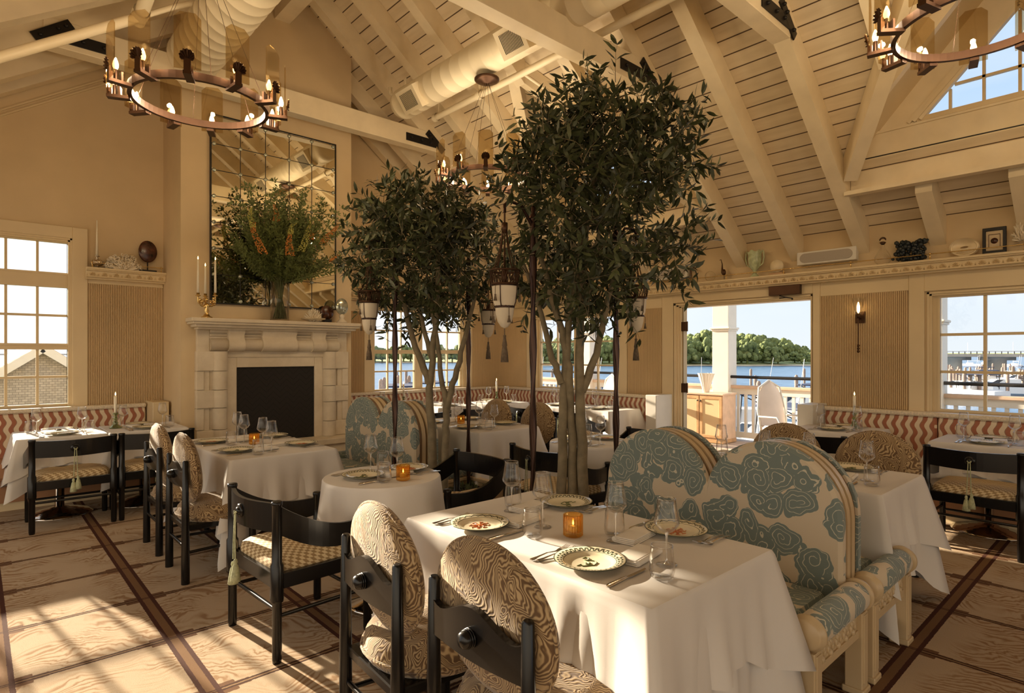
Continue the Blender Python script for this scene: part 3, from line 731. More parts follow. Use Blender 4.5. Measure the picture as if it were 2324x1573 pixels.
for i in range(125):
    a=random.uniform(0,2*pi);el=radians(random.choice((18,32,45,58,70,80))+random.uniform(-9,9))
    L=random.uniform(.55,1.0)*(1.16 if el>.7 else .82)
    d=Vector((cos(a)*cos(el)*1.,-abs(sin(a))*cos(el)*.5+.05,sin(el)))
    p=Vector((random.uniform(-.05,.05),random.uniform(-.04,.04),VH-.06));pts=[p.copy()]
    for k in range(13):
        d=(d+Vector((random.uniform(-.09,.09),random.uniform(-.06,.06),random.uniform(-.06,.09)))).normalized()
        if p.y>.0:d.y-=.25
        p=p+d*L/13;pts.append(p.copy())
    m.tube(pts,[.005*(1-k/15) for k in range(14)],4,0,False,False)
    for k in range(3,14):
        for q in range(12):
            dd=(pts[k]-pts[k-1]).normalized();rv=Vector((random.gauss(0,1),random.gauss(0,1),random.gauss(0,1))).normalized()
            o=pts[k]+rv*random.uniform(0,.022)
            leaflet(m,o,dd*.65+rv,rv.cross(dd)+Vector((.01,0,0)),random.uniform(.026,.055),random.uniform(.005,.010))
obj('foliage',m,MT['fern'],vs_)
def foxtail(pts,mat,r):
    r*=1.25;m=MB();pts=[Vector((p[0],p[1]-.16,p[2])) for p in pts];n=len(pts)-1
    for k in range(230):
        t=k/230*n;i=min(int(t),n-1);p=pts[i].lerp(pts[i+1],t-i);a=random.uniform(0,2*pi);rr=r*(1-.75*(k/230)**1.5)
        o=p+Vector((cos(a)*rr,sin(a)*rr,random.uniform(-.005,.005)));m.ball(o,.0075*(1-.4*k/230),5,4)
    obj('foxtail_bloom',m,MT[mat],vs_)
foxtail([(-.30,-.16,.72),(-.36,-.18,.82),(-.42,-.18,.95),(-.40,-.17,1.05)],'orange',.034)
foxtail([(-.41,-.17,.98),(-.45,-.17,1.1),(-.43,-.16,1.2)],'lime',.022)
foxtail([(-.02,-.2,.72),(-.04,-.21,.85),(-.02,-.2,.98)],'orange',.036);foxtail([(-.02,-.2,.96),(0,-.2,1.06),(.05,-.2,1.1)],'lime',.022)
foxtail([(.10,-.2,.78),(.15,-.2,.90),(.20,-.19,1.05),(.22,-.18,1.15)],'lime',.032)
foxtail([(.36,-.18,.90),(.43,-.17,.99),(.52,-.15,1.08),(.6,-.13,1.18)],'orange',.034);foxtail([(.26,-.1,.95),(.27,-.1,1.05)],'orange',.03)
foxtail([(-.12,-.05,1.12),(-.11,-.05,1.2),(-.14,-.04,1.3)],'orange',.028);foxtail([(.50,-.15,.72),(.6,-.12,.80)],'orange',.026)
def coralball(mb,n,r,sc,seed,br=.012):
    random.seed(seed)
    for i in range(n):
        a=random.uniform(0,2*pi);z=random.random();rr=sqrt(1-z*z)
        d=Vector((cos(a)*rr*sc[0],sin(a)*rr*sc[1],z*sc[2]+.05))
        pts=[d*r*.3,d*r*.75,d*r+Vector((random.gauss(0,.008),random.gauss(0,.008),random.gauss(0,.008)))]
        mb.tube(pts,[br*.8,br*.75,br*.4],5)
co=thing('coral_dish','small white branching coral on a pale dish on the mantel','coral',(3.05,6.93,MZ))
m=MB();m.lathe([(0,0),(.07,0),(.14,.022),(.145,.028),(.07,.012),(0,.012)],24);obj('dish',m,MT['alab'],co)
m=MB();coralball(m,95,.125,(.85,.7,1.25),5);obj('coral',m,MT['coral'],co);co.children[1].location=(0,0,.012)
ab=thing('shell_ornament','polished abalone shell on a turned stone stand at the mantel end','ornament',(3.42,6.93,MZ))
m=MB();m.lathe([(0,0),(.062,0),(.064,.014),(.045,.03),(.022,.06),(.034,.085),(.02,.11),(0,.112)],16);obj('turned_stand',m,MT['stone'],ab)
m=MB();m.grid(lambda u,v:(.085*sin(pi*v)*cos(2*pi*u),.035*sin(pi*v)*sin(2*pi*u),.205-.105*cos(pi*v)),16,10,0,True,True);m.ball((.03,-.015,.17),.03,8,6);obj('shell',m,MT['nacre'],ab)
td=thing('tortoise_disc','flat brown tortoiseshell half disc leaning at the mirror base','ornament',(3.28,7.05,MZ))
m=MB();m.lathe([(0,-.012),(.08,-.012),(.09,0),(.08,.012),(0,.012)],20,(0,0,.13),ax='y');obj('disc',m,MT['tort'],td);m=MB();m.box(-.05,-.03,0,.05,.03,.045,0,.004);obj('stand',m,MT['iron'],td)
# ------------------------------------------------------------------ left shelf
SZ=2.437
ch=thing('candle_holder','ribbed silver globe candle holder with unlit ivory taper on the short shelf','candle holder',(1.0,7.83,SZ))
m=MB();m.lathe([(0,0),(.03,0),(.028,.006),(.012,.016)],14)
pr=[]
m.grid(lambda u,v:((.058*(1+.06*sin(28*pi*u)))*sin(pi*v)*cos(2*pi*u),(.058*(1+.06*sin(28*pi*u)))*sin(pi*v)*sin(2*pi*u),.058-.043*cos(pi*v)),56,9,0,True,True)
m.lathe([(.012,.10),(.009,.118),(.026,.125),(.028,.13),(.011,.132),(.011,.14)],12);obj('holder',m,MT['silver'],ch);candle(ch,(0,0,.13),.39,.0125,.007,False)
m=MB();coralball(m,130,.125,(1.25,.7,1.15),8,.016)
def curls(mb,n,sc):
    for i in range(n):
        a=random.uniform(0,2*pi);z=random.uniform(.05,.95);rr=sqrt(1-z*z);c=Vector((cos(a)*rr*sc[0],sin(a)*rr*sc[1],z*sc[2]))
        u=Vector((random.gauss(0,1),random.gauss(0,1),random.gauss(0,1))).normalized();v=u.orthogonal().normalized();w=u.cross(v);r=random.uniform(.012,.02)
        mb.tube([c+(v*cos(t)+w*sin(t))*r for t in [2*pi*k/7 for k in range(7)]],.006,5)
curls(m,120,(.165,.09,.17))
tag(obj('coral_cluster',m,MT['coral'],None,(1.24,7.80,SZ)),'large curly white coral cluster on the short shelf by the chimney','coral')
t=thing('shell_disc','dark tortoiseshell disc on black stand on the short shelf','ornament',(1.48,7.84,SZ))
m=MB();m.grid(lambda u,v:(.094*(1+.04*cos(6*pi*u))*sin(pi*v)*cos(2*pi*u),.022*sin(pi*v)*sin(2*pi*u),.235-.125*cos(pi*v)),20,12,0,True,True);obj('disc',m,MT['tort'],t)
m=MB();m.box(-.085,-.045,0,.085,.045,.02,0,.003);m.tube([(0,0,.02),(0,0,.12)],.006,6);obj('stand',m,MT['iron'],t)
# ------------------------------------------------------------------ long shelf over the door
SR=2.402;XS=6.80
m=MB()
for s in (-1,0,1):m.tube([(0,s*.025,0),(0,s*.018,.08),(0,s*.008,.19)],[.006,.005,.004],5)
for k in range(7):
    a=2*pi*k/7;m.tube([(0,0,.185),(.04*cos(a),.055*sin(a),.195),(.05*cos(a),.10*sin(a),.16)],[.005,.009,.003],5)
tag(obj('palm_figurine',m,MT['bronze'],None,(XS,4.07,SR)),'tiny dark metal palm tree figurine on the long shelf over the door','figurine')
m=MB();m.ball((0,0,.065),.066,16,10);tag(obj('glass_globe',m,MT['glass'],None,(XS,3.80,SR)),'clear glass globe on the long shelf over the door','globe')
m=MB();m.tube([(0,0,.07),(0,.012,.10),(0,.02,.14),(0,.02,.2),(0,.035,.255),(0,.055,.25)],[.018,.022,.012,.006,.005,.003],7);m.ball((0,-.005,.095),.03,8,6,0,(.7,.8,1.3));m.tube([(0,.0,.08),(0,-.003,0)],.003,5);m.tube([(0,-.012,.08),(0,-.016,0)],.003,5)
tag(obj('heron_figurine',m,MT['bronze'],None,(XS,3.62,SR)),'slim bronze heron figurine standing on the long shelf','figurine')
t=thing('glass_vase','pale green pressed glass vase with two looping handles on the long shelf','vase',(XS,3.23,SR))
m=MB();m.grid(lambda u,v:((.001+[.055,.05,.022,.018,.045,.066,.076,.074,.086][min(8,int(v*8.001))]*(1+(.05*cos(16*pi*u) if v>.4 else 0)))*cos(2*pi*u),([.055,.05,.022,.018,.045,.066,.076,.074,.086][min(8,int(v*8.001))]*(1+(.05*cos(16*pi*u) if v>.4 else 0)))*sin(2*pi*u),[0,.012,.04,.07,.10,.15,.20,.26,.30][min(8,int(v*8.001))]+(.012*cos(12*pi*u) if v>.97 else 0)),32,9,0,True,True);obj('body',m,MT['jade'],t)
for s in (-1,1):
    m=MB();m.tube([(0,s*.055,.12),(0,s*.095,.15),(0,s*.11,.22),(0,s*.105,.29),(0,s*.09,.31),(0,s*.08,.28)],.0075,6);obj('handle',m,MT['jade'],t)
t=thing('alabaster_disc','round alabaster disc on a dark block on the long shelf','ornament',(XS,2.97,SR))
m=MB();m.lathe([(0,-.018),(.072,-.018),(.078,0),(.072,.018),(0,.018)],24,(0,0,.10),ax='x');obj('disc',m,MT['alab'],t);m=MB();m.box(-.03,-.08,0,.03,.08,.022,0,.003);obj('stand',m,MT['wood'],t)
t=thing('wall_speaker','long white oval-grille speaker panel over the shelf beside the sconce bay','speaker',(6.83,2.45,2.555))
m=MB();m.box(-.03,-.30,-.07,.05,.30,.07,0,.006);obj('housing',m,MT['white'],t)
def stadium(L,r,n=8):return [(L*( 1)+r*cos(a),r*sin(a)) for a in [-pi/2+pi*i/n for i in range(n+1)]]+[(-L+r*cos(a),r*sin(a)) for a in [pi/2+pi*i/n for i in range(n+1)]]
m=MB();m.prism(stadium(.215,.052),(-.03,0,0),(0,1,0),(0,0,1),(-.006,0,0));obj('grille',m,MT['grille'],t)
dup(t,(6.83,4.42,2.555),0,'long white oval-grille speaker panel half hidden behind the olive leaves')
t=thing('decanter','clear cut glass decanter with dark crown stopper on the long shelf','decanter',(XS,1.905,SR))
m=MB();m.lathe([(0,0),(.045,0),(.072,.03),(.074,.07),(.05,.12),(.02,.165),(.016,.2),(.024,.21)],18);obj('bottle',m,MT['glass'],t)
m=MB();m.lathe([(.014,.2),(.03,.222),(.012,.23),(0,.232)],10);
for k in range(7):a=radians(-60+20*k);m.ball((0,.03*sin(a),.235+.034*cos(a)),.008,6,4,0,(.7,.7,1.6))
obj('stopper',m,MT['bronze'],t)
random.seed(21);m=MB()
for cy in (.055,-.07):
    for k in range(60):
        m.ball((random.gauss(0,.014),cy+random.gauss(0,.03),random.uniform(.02,.2)),random.uniform(.015,.028),6,4)
for k in range(12):m.ball((0,-.07+.13*k/12,.03+.015*random.random()),.02,6,4)
tag(obj('coral_sculpture',m,MT['dkcoral'],None,(XS,1.67,SR)),'glossy black twin-lobed coral sculpture on the long shelf','sculpture')
m=MB();m.grid(lambda u,v:(.03*cos(pi*v)*sin(2*pi*u),(.03+.085*sin(pi*v/2))*cos(2*pi*u),.085+(.015+.068*sin(pi*v/2))*sin(2*pi*u)),20,7,0,True,True)
m.tube([(0,.10*cos(t),.085+.075*sin(t)) for t in [2*pi*k/20 for k in range(21)]],.009,6)
tag(obj('oyster_shell',m,MT['alab'],None,(XS,1.24,SR)),'open pale oyster-like shell bowl propped on the long shelf','shell')
t=thing('picture_frame','small dark framed medallion print leaning on the long shelf','picture',(6.80,1.02,SR),0)
m=MB()
for a,b,c,d in ((-.085,.085,0,.028),(-.085,.085,.205,.235),(-.085,-.06,.02,.21),(.06,.085,.02,.21)):m.box(-.012,a,c,.012,b,d,0,.003)
obj('frame',m,MT['iron'],t);m=MB();m.box(-.002,-.06,.028,.006,.06,.205);obj('print',m,MT['art'],t);m=MB();m.lathe([(0,-.006),(.026,-.006),(.026,-.002)],18,(0,0,.115),ax='x')
for a,b,c,d in ((-.042,.042,.055,.06),(-.042,.042,.17,.175),(-.042,-.038,.055,.175),(.038,.042,.055,.175)):m.box(-.005,a,c,-.002,b,d)
obj('medallion',m,MT['tort'],t)
t=thing('coral_stand','white coral sprig on a clear glass pedestal at the end of the long shelf','coral',(XS,.84,SR))
m=MB();m.lathe([(0,0),(.03,0),(.012,.02),(.01,.05),(.022,.065),(.01,.08),(.012,.095)],12);obj('glass_foot',m,MT['glass'],t);m=MB();coralball(m,70,.12,(.5,.5,1.3),31,.009);o=obj('coral',m,MT['coral'],t,(0,0,.09))
# sconce + door closer
t=thing('wall_sconce','bronze wall sconce with flared clear shade on the reeded panel','wall light',(6.875,2.13,1.84))
m=MB();m.box(-.012,-.045,-.02,.0,.045,.10,0,.003);m.tube([(-.01,0,.03),(-.05,0,.02),(-.07,0,.05)],.009,8);m.lathe([(0,0),(.018,.0),(.024,.02),(.02,.045),(0,.046)],12,(-.07,0,.03));obj('bracket',m,MT['bronze'],t)
m=MB();m.lathe([(.025,.07),(.058,.24),(.06,.24),(.027,.068)],20,(-.07,0,0));obj('lamp_shade',m,MT['glass'],t)
m=MB();m.lathe([(0,.08),(.012,.10),(.014,.15),(.006,.19),(0,.20)],10,(-.07,0,0));obj('bulb',m,MT['bulb2'],t)
m=MB();m.tube([(-.07,0,.03),(-.07,0,-.24)],.005,6)
for z in (-.255,-.285,-.315):m.ball((-.07,0,z),.015,8,6)
obj('pendant_rod',m,MT['bronze'],t)
t=thing('door_closer','black boxed door closer with folded arm over the open doorway','door closer',(6.875,2.90,2.225))
m=MB();m.box(-.06,-.175,-.055,0,.175,.055,0,.004);obj('cover',m,MT['bronze'],t);m=MB();m.tube([(-.03,.06,-.06),(-.05,-.02,-.085),(-.06,.05,-.09)],.006,6);m.tube([(-.05,-.02,-.085),(-.06,-.09,-.10)],.006,6);m.ball((-.06,-.095,-.108),.011,8,6);obj('arm',m,MT['iron'],t)
# ------------------------------------------------------------------ upholstered oval chair (faces +x)
def make_oval():
    t=thing('oval_chair','', 'chair')
    for s in (-1,1):
        m=MB();m.tube([(-.262,s*.215,0),(-.262,s*.215,.40),(-.262,s*.213,.795),(-.262,s*.213,.803)],[.026,.024,.0175,.012],14);obj('leg',m,MT['black'],t)
    for s in (-1,1):
        m=MB();m.tube([(.17,s*.185,0),(.17,s*.185,.36)],[.022,.024],12);obj('leg',m,MT['black'],t)
    m=MB();
    m.box(-.262,-.20,.335,.18,.20,.375,0,.006);obj('seat_frame',m,MT['black'],t)
    for s in (-1,1):
        m=MB();m.tube([(-.26,s*.213,.20),(.17,s*.185,.20)],.0105,8);obj('stretcher',m,MT['black'],t)
    m=MB();m.tube([(-.26,-.215,.235),(-.26,.215,.235)],.0105,8);obj('stretcher',m,MT['black'],t)
    m=MB()
    pr=[(0,.365),(.20,.365),(.245,.378),(.255,.40),(.262,.415),(.255,.43),(.25,.455),(.225,.482),(.15,.497),(0,.502)]
    m.lathe([(r*1.0,z) for r,z in pr],36,(-.005,0,0));se=obj('seat',m,MT['moire'],t)
    m=MB()
    for z,r in ((.413,.262),):m.tube([(-.005+r*cos(a),r*sin(a),z) for a in [2*pi*k/40 for k in range(41)]],.007,6,0,True,False)
    obj('piping',m,MT['moire'],se)
    # oval back pad, tilted slightly
    H,Wd,zc=.236,.262,.724
    def pad(u,v):
        a=2*pi*u;r=sin(pi*v/2) if v<=1 else 1
        return (0,0,0)
    m=MB();nr=9
    vs=[];
    def ring(rr,x):return [(x,Wd*rr*cos(2*pi*k/44),H*rr*sin(2*pi*k/44)) for k in range(44)]
    rings=[(.02,-.040),(.5,-.038),(.85,-.030),(.965,-.018),(1.,0.),(.965,.022),(.85,.040),(.5,.052),(.02,.055)]
    for rr,x in rings:vs+=ring(rr,x)
    ti=radians(-7)
    vs=[(-.205+x*cos(ti)+z*sin(ti),y,zc+z*cos(ti)-x*sin(ti)) for x,y,z in vs]
    fs=[]
    for i in range(len(rings)-1):
        for k in range(44):
            l=(k+1)%44;fs.append((i*44+k,i*44+l,i*44+44+l,i*44+44+k))
    fs.append(tuple(range(43,-1,-1)));fs.append(tuple(range((len(rings)-1)*44,len(rings)*44)))
    m.add(vs,fs,0,True);bk=obj('backrest',m,MT['moire'],t)
    m=MB();m.tube([(-.205+(H*sin(a))*sin(ti)-.0,Wd*1.0*cos(a),zc+H*sin(a)*cos(ti)) for a in [2*pi*k/48 for k in range(49)]],.0065,6,0,True,False);obj('piping',m,MT['moire'],bk)
    # curved yoke rail behind the pad with scarab knob
    m=MB();n=24;vs=[]
    for i in range(n+1):
        u=-1+2*i/n;y=u*.215;b=cos(u*pi/2);x=-.262-.012*b
        zt=.738+.040*max(0,cos(u*pi*.9))**1.0 if abs(u)<.56 else .738-.0*u
        zt=.722+.052*(.5+.5*cos(u*pi*1.25)) if abs(u)<.8 else .722+.018*(abs(u)-.8)/.2
        zb=.628-.006*b
        for dx,z in ((-.011,zb),(.011,zb),(.011,zt),(-.011,zt)):vs.append((x+dx,y,z))
    fs=[]
    for i in range(n):
        for k in range(4):
            l=(k+1)%4;fs.append((i*4+k,i*4+l,i*4+4+l,i*4+4+k))
    m.add(vs,fs,0,False);rl=obj('back_rail',m,MT['black'],t)
    m=MB();m.lathe([(.020,.012),(.024,.0),(.027,-.012),(.026,-.024),(.020,-.035),(0,-.040)],14,(-.285,0,.69),ax='x')
    for k in range(5):m.tube([(-.285-.004-.007*k,.027*cos(a)*(1-.045*k*k*.5),.69+.027*sin(a)*(1-.045*k*k*.5)) for a in [2*pi*j/14 for j in range(15)]],.0028,4,0,True,False)
    obj('knob',m,MT['black'],rl)
    return t
oval=once(make_oval)
# ------------------------------------------------------------------ black armchair with woven seat (faces +x)
def make_arm():
    t=thing('armchair','','chair')
    def post(x,s,top):
        m=MB();y=s*.285
        m.lathe([(0,0),(.020,0),(.0225,.02),(.0225,.292),(.030,.298),(.031,.31),(.031,.475),(.024,.487),(.024,top-.022),(.0265,top-.018),(.0265,top-.004),(.022,top),(0,top)],16,(x,y,0));return m
    for s in (-1,1):obj('leg',post(-.25,s,.785),MT['black'],t)
    for s in (-1,1):obj('leg',post(.25,s,.655),MT['black'],t)
    m=MB()
    for s in (-1,1):m.box(-.25,s*.285-.012,.355,.25,s*.285+.012,.43,0,.003)
    for x in (-.25,.25):m.box(x-.012,-.285,.355,x+.012,.285,.43,0,.003)
    obj('seat_frame',m,MT['black'],t)
    m=MB()
    def cush(u,v):
        a=2*pi*u;ca,sa=cos(a),sin(a);e=.30
        x=(abs(ca)**e)*(1 if ca>0 else -1);y=(abs(sa)**e)*(1 if sa>0 else -1)
        rr,z=[(0.001,.400),(.93,.400),(1.,.415),(1.,.445),(.97,.47),(.88,.487),(.6,.499),(.001,.503)][min(7,int(v*7.001))]
        return (x*rr*.243,y*rr*.268,z)
    m.grid(cush,48,8,0,True,True);obj('seat',m,MT['check'],t)
    for s in (-1,1):
        m=MB();m.tube([(-.25,s*.285,.225),(.25,s*.285,.225)],.0105,8);obj('stretcher',m,MT['black'],t)
    for x,z in ((-.25,.255),(.25,.19)):
        m=MB();m.tube([(x,-.285,z),(x,.285,z)],.0105,8);obj('stretcher',m,MT['black'],t)
    def ribbon(pts,th):
        m=MB();vs=[];n=len(pts)
        for i,(x,y,z0,z1) in enumerate(pts):
            a=pts[max(0,i-1)];b=pts[min(n-1,i+1)];dx,dy=b[0]-a[0],b[1]-a[1];l=sqrt(dx*dx+dy*dy);nx,ny=-dy/l*th/2,dx/l*th/2
            vs+=[(x-nx,y-ny,z0),(x+nx,y+ny,z0),(x+nx,y+ny,z1),(x-nx,y-ny,z1)]
        fs=[]
        for i in range(n-1):
            for k in range(4):
                l=(k+1)%4;fs.append((i*4+k,i*4+l,i*4+4+l,i*4+4+k))
        fs+=[(0,1,2,3)[::-1],tuple(range((n-1)*4,n*4))];m.add(vs,fs,0);return m
    pts=[]
    for i in range(15):
        u=-1+2*i/14;b=cos(u*pi/2);pts.append((-.25-.055*b,u*.275,.632-.005*b,.772-.006*b))
    br=obj('back_rail',ribbon(pts,.02),MT['black'],t)
    for s in (-1,1):
        pts=[]
        for i in range(15):
            q=i/14;x=-.245+.49*q;zt=.765-.19*(q*(2-q))+.055*max(0,q-.55)**2*6;zt=.60+.165*(1-q)**2.2+.025*q**3
            pts.append((x,s*(.285+.035*sin(pi*q)),zt-.105-.035*(1-q),zt))
        obj('armrest',ribbon(pts,.019),MT['black'],t)
    m=MB();m.lathe([(.03,.012),(.03,.0),(.019,-.006),(.021,-.014),(.012,-.022),(0,-.023)],14,(-.315,0,.70),ax='x')
    m.lathe([(.034,.0),(.034,-.008),(.022,-.010)],16,(-.315,0,.70),ax='x');obj('knob',m,MT['black'],br)
    m=MB()
    m.tube([(-.338,-.012,.70),(-.345,0,.688),(-.338,.012,.70)],.005,5)
    for s in (-1,1):
        m.tube([(-.340,s*.006,.695),(-.345,s*.010,.56),(-.345,s*.014,.455)],.0035,5)
        for c,dz in ((s*.016,-.02 if s>0 else 0.),):
            m.lathe([(0,.0),(.008,-.005),(.011,-.018),(.008,-.028),(.014,-.04),(.022,-.085),(.026,-.115),(0,-.115)],12,(-.345,c,.465+dz))
    obj('tassel',m,MT['gtassel'],t);return t
arm=once(make_arm)
# ------------------------------------------------------------------ blue double-arch settee (faces -x, back plane x=0)
def make_settee():
    t=thing('settee','','sofa')
    R,cy,zs=.335,.325,.735
    def outline(g,zb):
        r=R+g;n=20;p=[(-(cy+r),zb)]
        an=math.acos(min(1,cy/r))
        for i in range(n+1):
            a=pi-(pi-an)*i/n;p.append((-cy+r*cos(a),zs+r*sin(a)))
        for i in range(1,n+1):
            a=(pi-an)-(pi-an)*i/n;p.append((cy+r*cos(a),zs+r*sin(a)))
        p.append((cy+r,zb));return p
    def slab(m,g0,g1,x0,x1,zb,mi=0):
        A=outline(g0,zb);B=outline(g1,zb);n=len(A)
        a=[(x0,y,z) for y,z in A];b=[(x1,y,z) for y,z in B]
        m.add(a+b,[(i,i+1,n+i+1,n+i) for i in range(n-1)],mi,True)
        m.add(a,[tuple(range(n))],mi);m.add(b,[tuple(range(n-1,-1,-1))],mi)
    m=MB();slab(m,-.016,0.,0.,.014,.20);slab(m,0,0,.014,.05,.20);obj('backrest',m,MT['cloud'],t)
    m=MB();slab(m,-.012,-.012,.05,.10,.20);obj('back_frame',m,MT['brown_edge'],t)
    m=MB();slab(m,-.004,-.004,.082,.118,.20);obj('frame_rim',m,MT['cream_frame'],t)
    m=MB();m.box(-.56,-.62,.27,-.01,.62,.43,0,.04);obj('seat',m,MT['cloud'],t)
    m=MB();m.box(-.56,-.63,.19,.10,.63,.268,0,.006);obj('seat_frame',m,MT['cream_frame'],t)
    for s in (-1,1):
        y=s*.70
        m=MB();m.lathe([(.0,-.46),(.054,-.46),(.060,-.44),(.063,-.3),(.063,.03),(.058,.05),(0,.05)],24,(0,y,.425),ax='x');ar=obj('arm',m,MT['cloud'],t)
        for x in (-.465,.055):
            m=MB();sg=-1 if x<0 else 1
            m.lathe([(.0,0),(.066,0),(.070,.006*sg),(.070,.020*sg),(.060,.026*sg),(.060,.034*sg),(.052,.042*sg),(0,.044*sg)],24,(x,y,.425),ax='x')
            obj('arm_cap',m,MT['cream_frame'],ar)
        m=MB();m.box(-.47,y-.014,.27,.06,y+.014,.37);m.box(-.47,y-.022,.25,.06,y+.022,.285,0,.003);obj('side_panel',m,MT['cream_frame'],t)
        for k in range(5):
            m=MB();x=-.38+.085*k
            for q in range(5):
                a=radians(-60+30*q);m.ball((x+.028*sin(a),y+s*.014,.292+.045*cos(a)),.011,6,4,0,(.9,1.,1.6))
            m.ball((x,y+s*.014,.295),.016,6,4)
            obj('carved_shell',m,MT['cream_frame'],t)
        for x in (-.47,.055):
            m=MB();m.box(x-.036,y-.036,.0,x+.036,y+.036,.36,0,.004);m.box(x-.024,y-.041,.05,x+.024,y+.041,.35,0,.003);m.box(x-.046,y-.046,0,x+.046,y+.046,.028,0,.006);obj('leg',m,MT['cream_frame'],t)
    return t
settee=once(make_settee)
# ------------------------------------------------------------------ tables and cloths
TZ=.755
def make_base(lx,ly):
    def f():
        t=thing('dining_table','','table')
        m=MB();m.box(-lx/2,-ly/2,TZ-.03,lx/2,ly/2,TZ-.002,0,.004);obj('table_top',m,MT['wood'],t)
        m=MB();m.lathe([(0,.0),(.26,.0),(.262,.008),(.235,.016),(.23,.024),(.19,.03),(.185,.038),(.14,.044),(.135,.052),(.075,.058),(.07,.066),(.036,.075),(.036,.70),(.09,.72),(.09,.724),(0,.724)],36);obj('pedestal',m,MT['chrome'],t)
        return t
    return once(f)
def cloth(lx,ly,drop,seed,drop2=None,flare=1.0):
    def layer(drop,off,seed,ztop):
        rnd=random.Random(seed);m=MB();hx,hy=lx/2+.004+off,ly/2+.004+off;N=30
        per=[]
        for side in range(4):
            n=N if side%2==0 else int(N*ly/lx)
            for i in range(n):
                q=i/n
                if side==0:p=(-hx+2*hx*q,-hy);nn=(0,-1);L=2*hx
                elif side==1:p=(hx,-hy+2*hy*q);nn=(1,0);L=2*hy
                elif side==2:p=(hx-2*hx*q,hy);nn=(0,1);L=2*hx
                else:p=(-hx,hy-2*hy*q);nn=(-1,0);L=2*hy
                dc=min(q,1-q)*L
                per.append((p,nn,dc,q,L))
        K=9;n=len(per);vs=[];ph=[rnd.uniform(0,6.28) for _ in range(6)]
        corners=[(-hx,-hy),(hx,-hy),(hx,hy),(-hx,hy)]
        for k in range(K+1):
            t=(0,.012,.04,.12,.28,.45,.62,.78,.9,1.)[k]
            for i,(p,nn,dc,q,L) in enumerate(per):
                c=max(0,1-dc/.26)
                dl=drop*(1+.42*c**1.4)+.012*sin(i*.55+ph[0])
                # blend the normal toward the diagonal near corners
                cx,cy=min(corners,key=lambda z:(z[0]-p[0])**2+(z[1]-p[1])**2)
                dg=Vector((cx/abs(cx),cy/abs(cy)))*.7071
                nv=(Vector(nn)*(1-c**2)+dg*c**2)
                fold=(.020*sin(i*.62+ph[1])+.014*sin(i*1.17+ph[2])+.010*sin(i*.31+ph[3]))*(1-.5*c)
                o=(.004 if k==1 else .008 if k>1 else 0)+t*(.028*flare+.14*c**2.0*flare)+fold*t**.8*(.25+.75*t)
                if c>0:
                    tn=Vector((-nn[1],nn[0]));sg=1 if q<.5 else -1
                    o+=-.055*t*max(0,1-abs(dc-.11)/.11)
                z=ztop-dl*t-( .0)
                vs.append((p[0]+nv.x*o,p[1]+nv.y*o,z))
        fs=[]
        for k in range(K):
            for i in range(n):
                l=(i+1)%n;fs.append((k*n+i,k*n+n+i,k*n+n+l,k*n+l))
        m.add(vs,fs,0,True);m.add(vs[:n],[tuple(range(n))],0);return m
    a=layer(drop,0,seed,0.005);b=layer(drop2 or drop*1.45,-.006,seed+50,-.001)
    return a,b
def put_cloth(lx,ly,drop,seed,loc,label,grp,drop2=None,flare=1.):
    a,b=cloth(lx,ly,drop,seed,drop2,flare)
    t=thing('tablecloth',label,'tablecloth',(loc[0],loc[1],TZ),0,grp)
    obj('overlay_cloth',a,MT['cloth'],t);obj('under_cloth',b,MT['cloth'],t);return t
big=make_base(.77,1.29);small=make_base(.66,.70)
CLR=TZ+.006
# ------------------------------------------------------------------ tableware
def make_wine():
    t=thing('wine_glass','','glass')
    m=MB();m.tube([(.0310*cos(2*pi*q/24),.0310*sin(2*pi*q/24),.2322) for q in range(25)],.0011,4,1,True,False);m.lathe([(.004,.112),(.016,.116),(.030,.126),(.0435,.143),(.0445,.149),(.041,.168),(.0355,.20),(.0318,.228),(.0312,.232),(.0305,.2325),(.0345,.20),(.0432,.149),(.030,.129),(.004,.117)],24);obj('bowl',m,[MT['glass'],MT['rim']],t)
    m=MB();m.lathe([(.012,.004),(.0055,.010),(.0036,.025),(.0034,.08),(.0042,.1),(.008,.113)],10);obj('stem',m,MT['rim'],t)
    m=MB();m.lathe([(0,0),(.036,0),(.0365,.0015),(.012,.0045),(0,.005)],22);m.tube([(.036*cos(2*pi*q/22),.036*sin(2*pi*q/22),.001) for q in range(23)],.001,4,1,True,False);obj('foot',m,[MT['glass'],MT['rim']],t);return t
wine=once(make_wine)
def make_tumbler():
    m=MB();m.lathe([(r*1.13,z*1.12) for r,z in [(0,.0),(.024,.0),(.033,.007),(.0375,.024),(.0375,.032),(.0325,.088),(.0315,.098),(.0307,.098),(.0318,.086),(.0362,.033),(.030,.013),(0,.011)]],24)
    for rr,zz in ((.0352,.1098),(.0295,.004)):m.tube([(rr*cos(2*pi*q/24),rr*sin(2*pi*q/24),zz) for q in range(25)],.0013,4,1,True,False)
    o=obj('water_tumbler',m,[MT['glass'],MT['rim']]);o['category']='glass';return o
tumbler=once(make_tumbler)
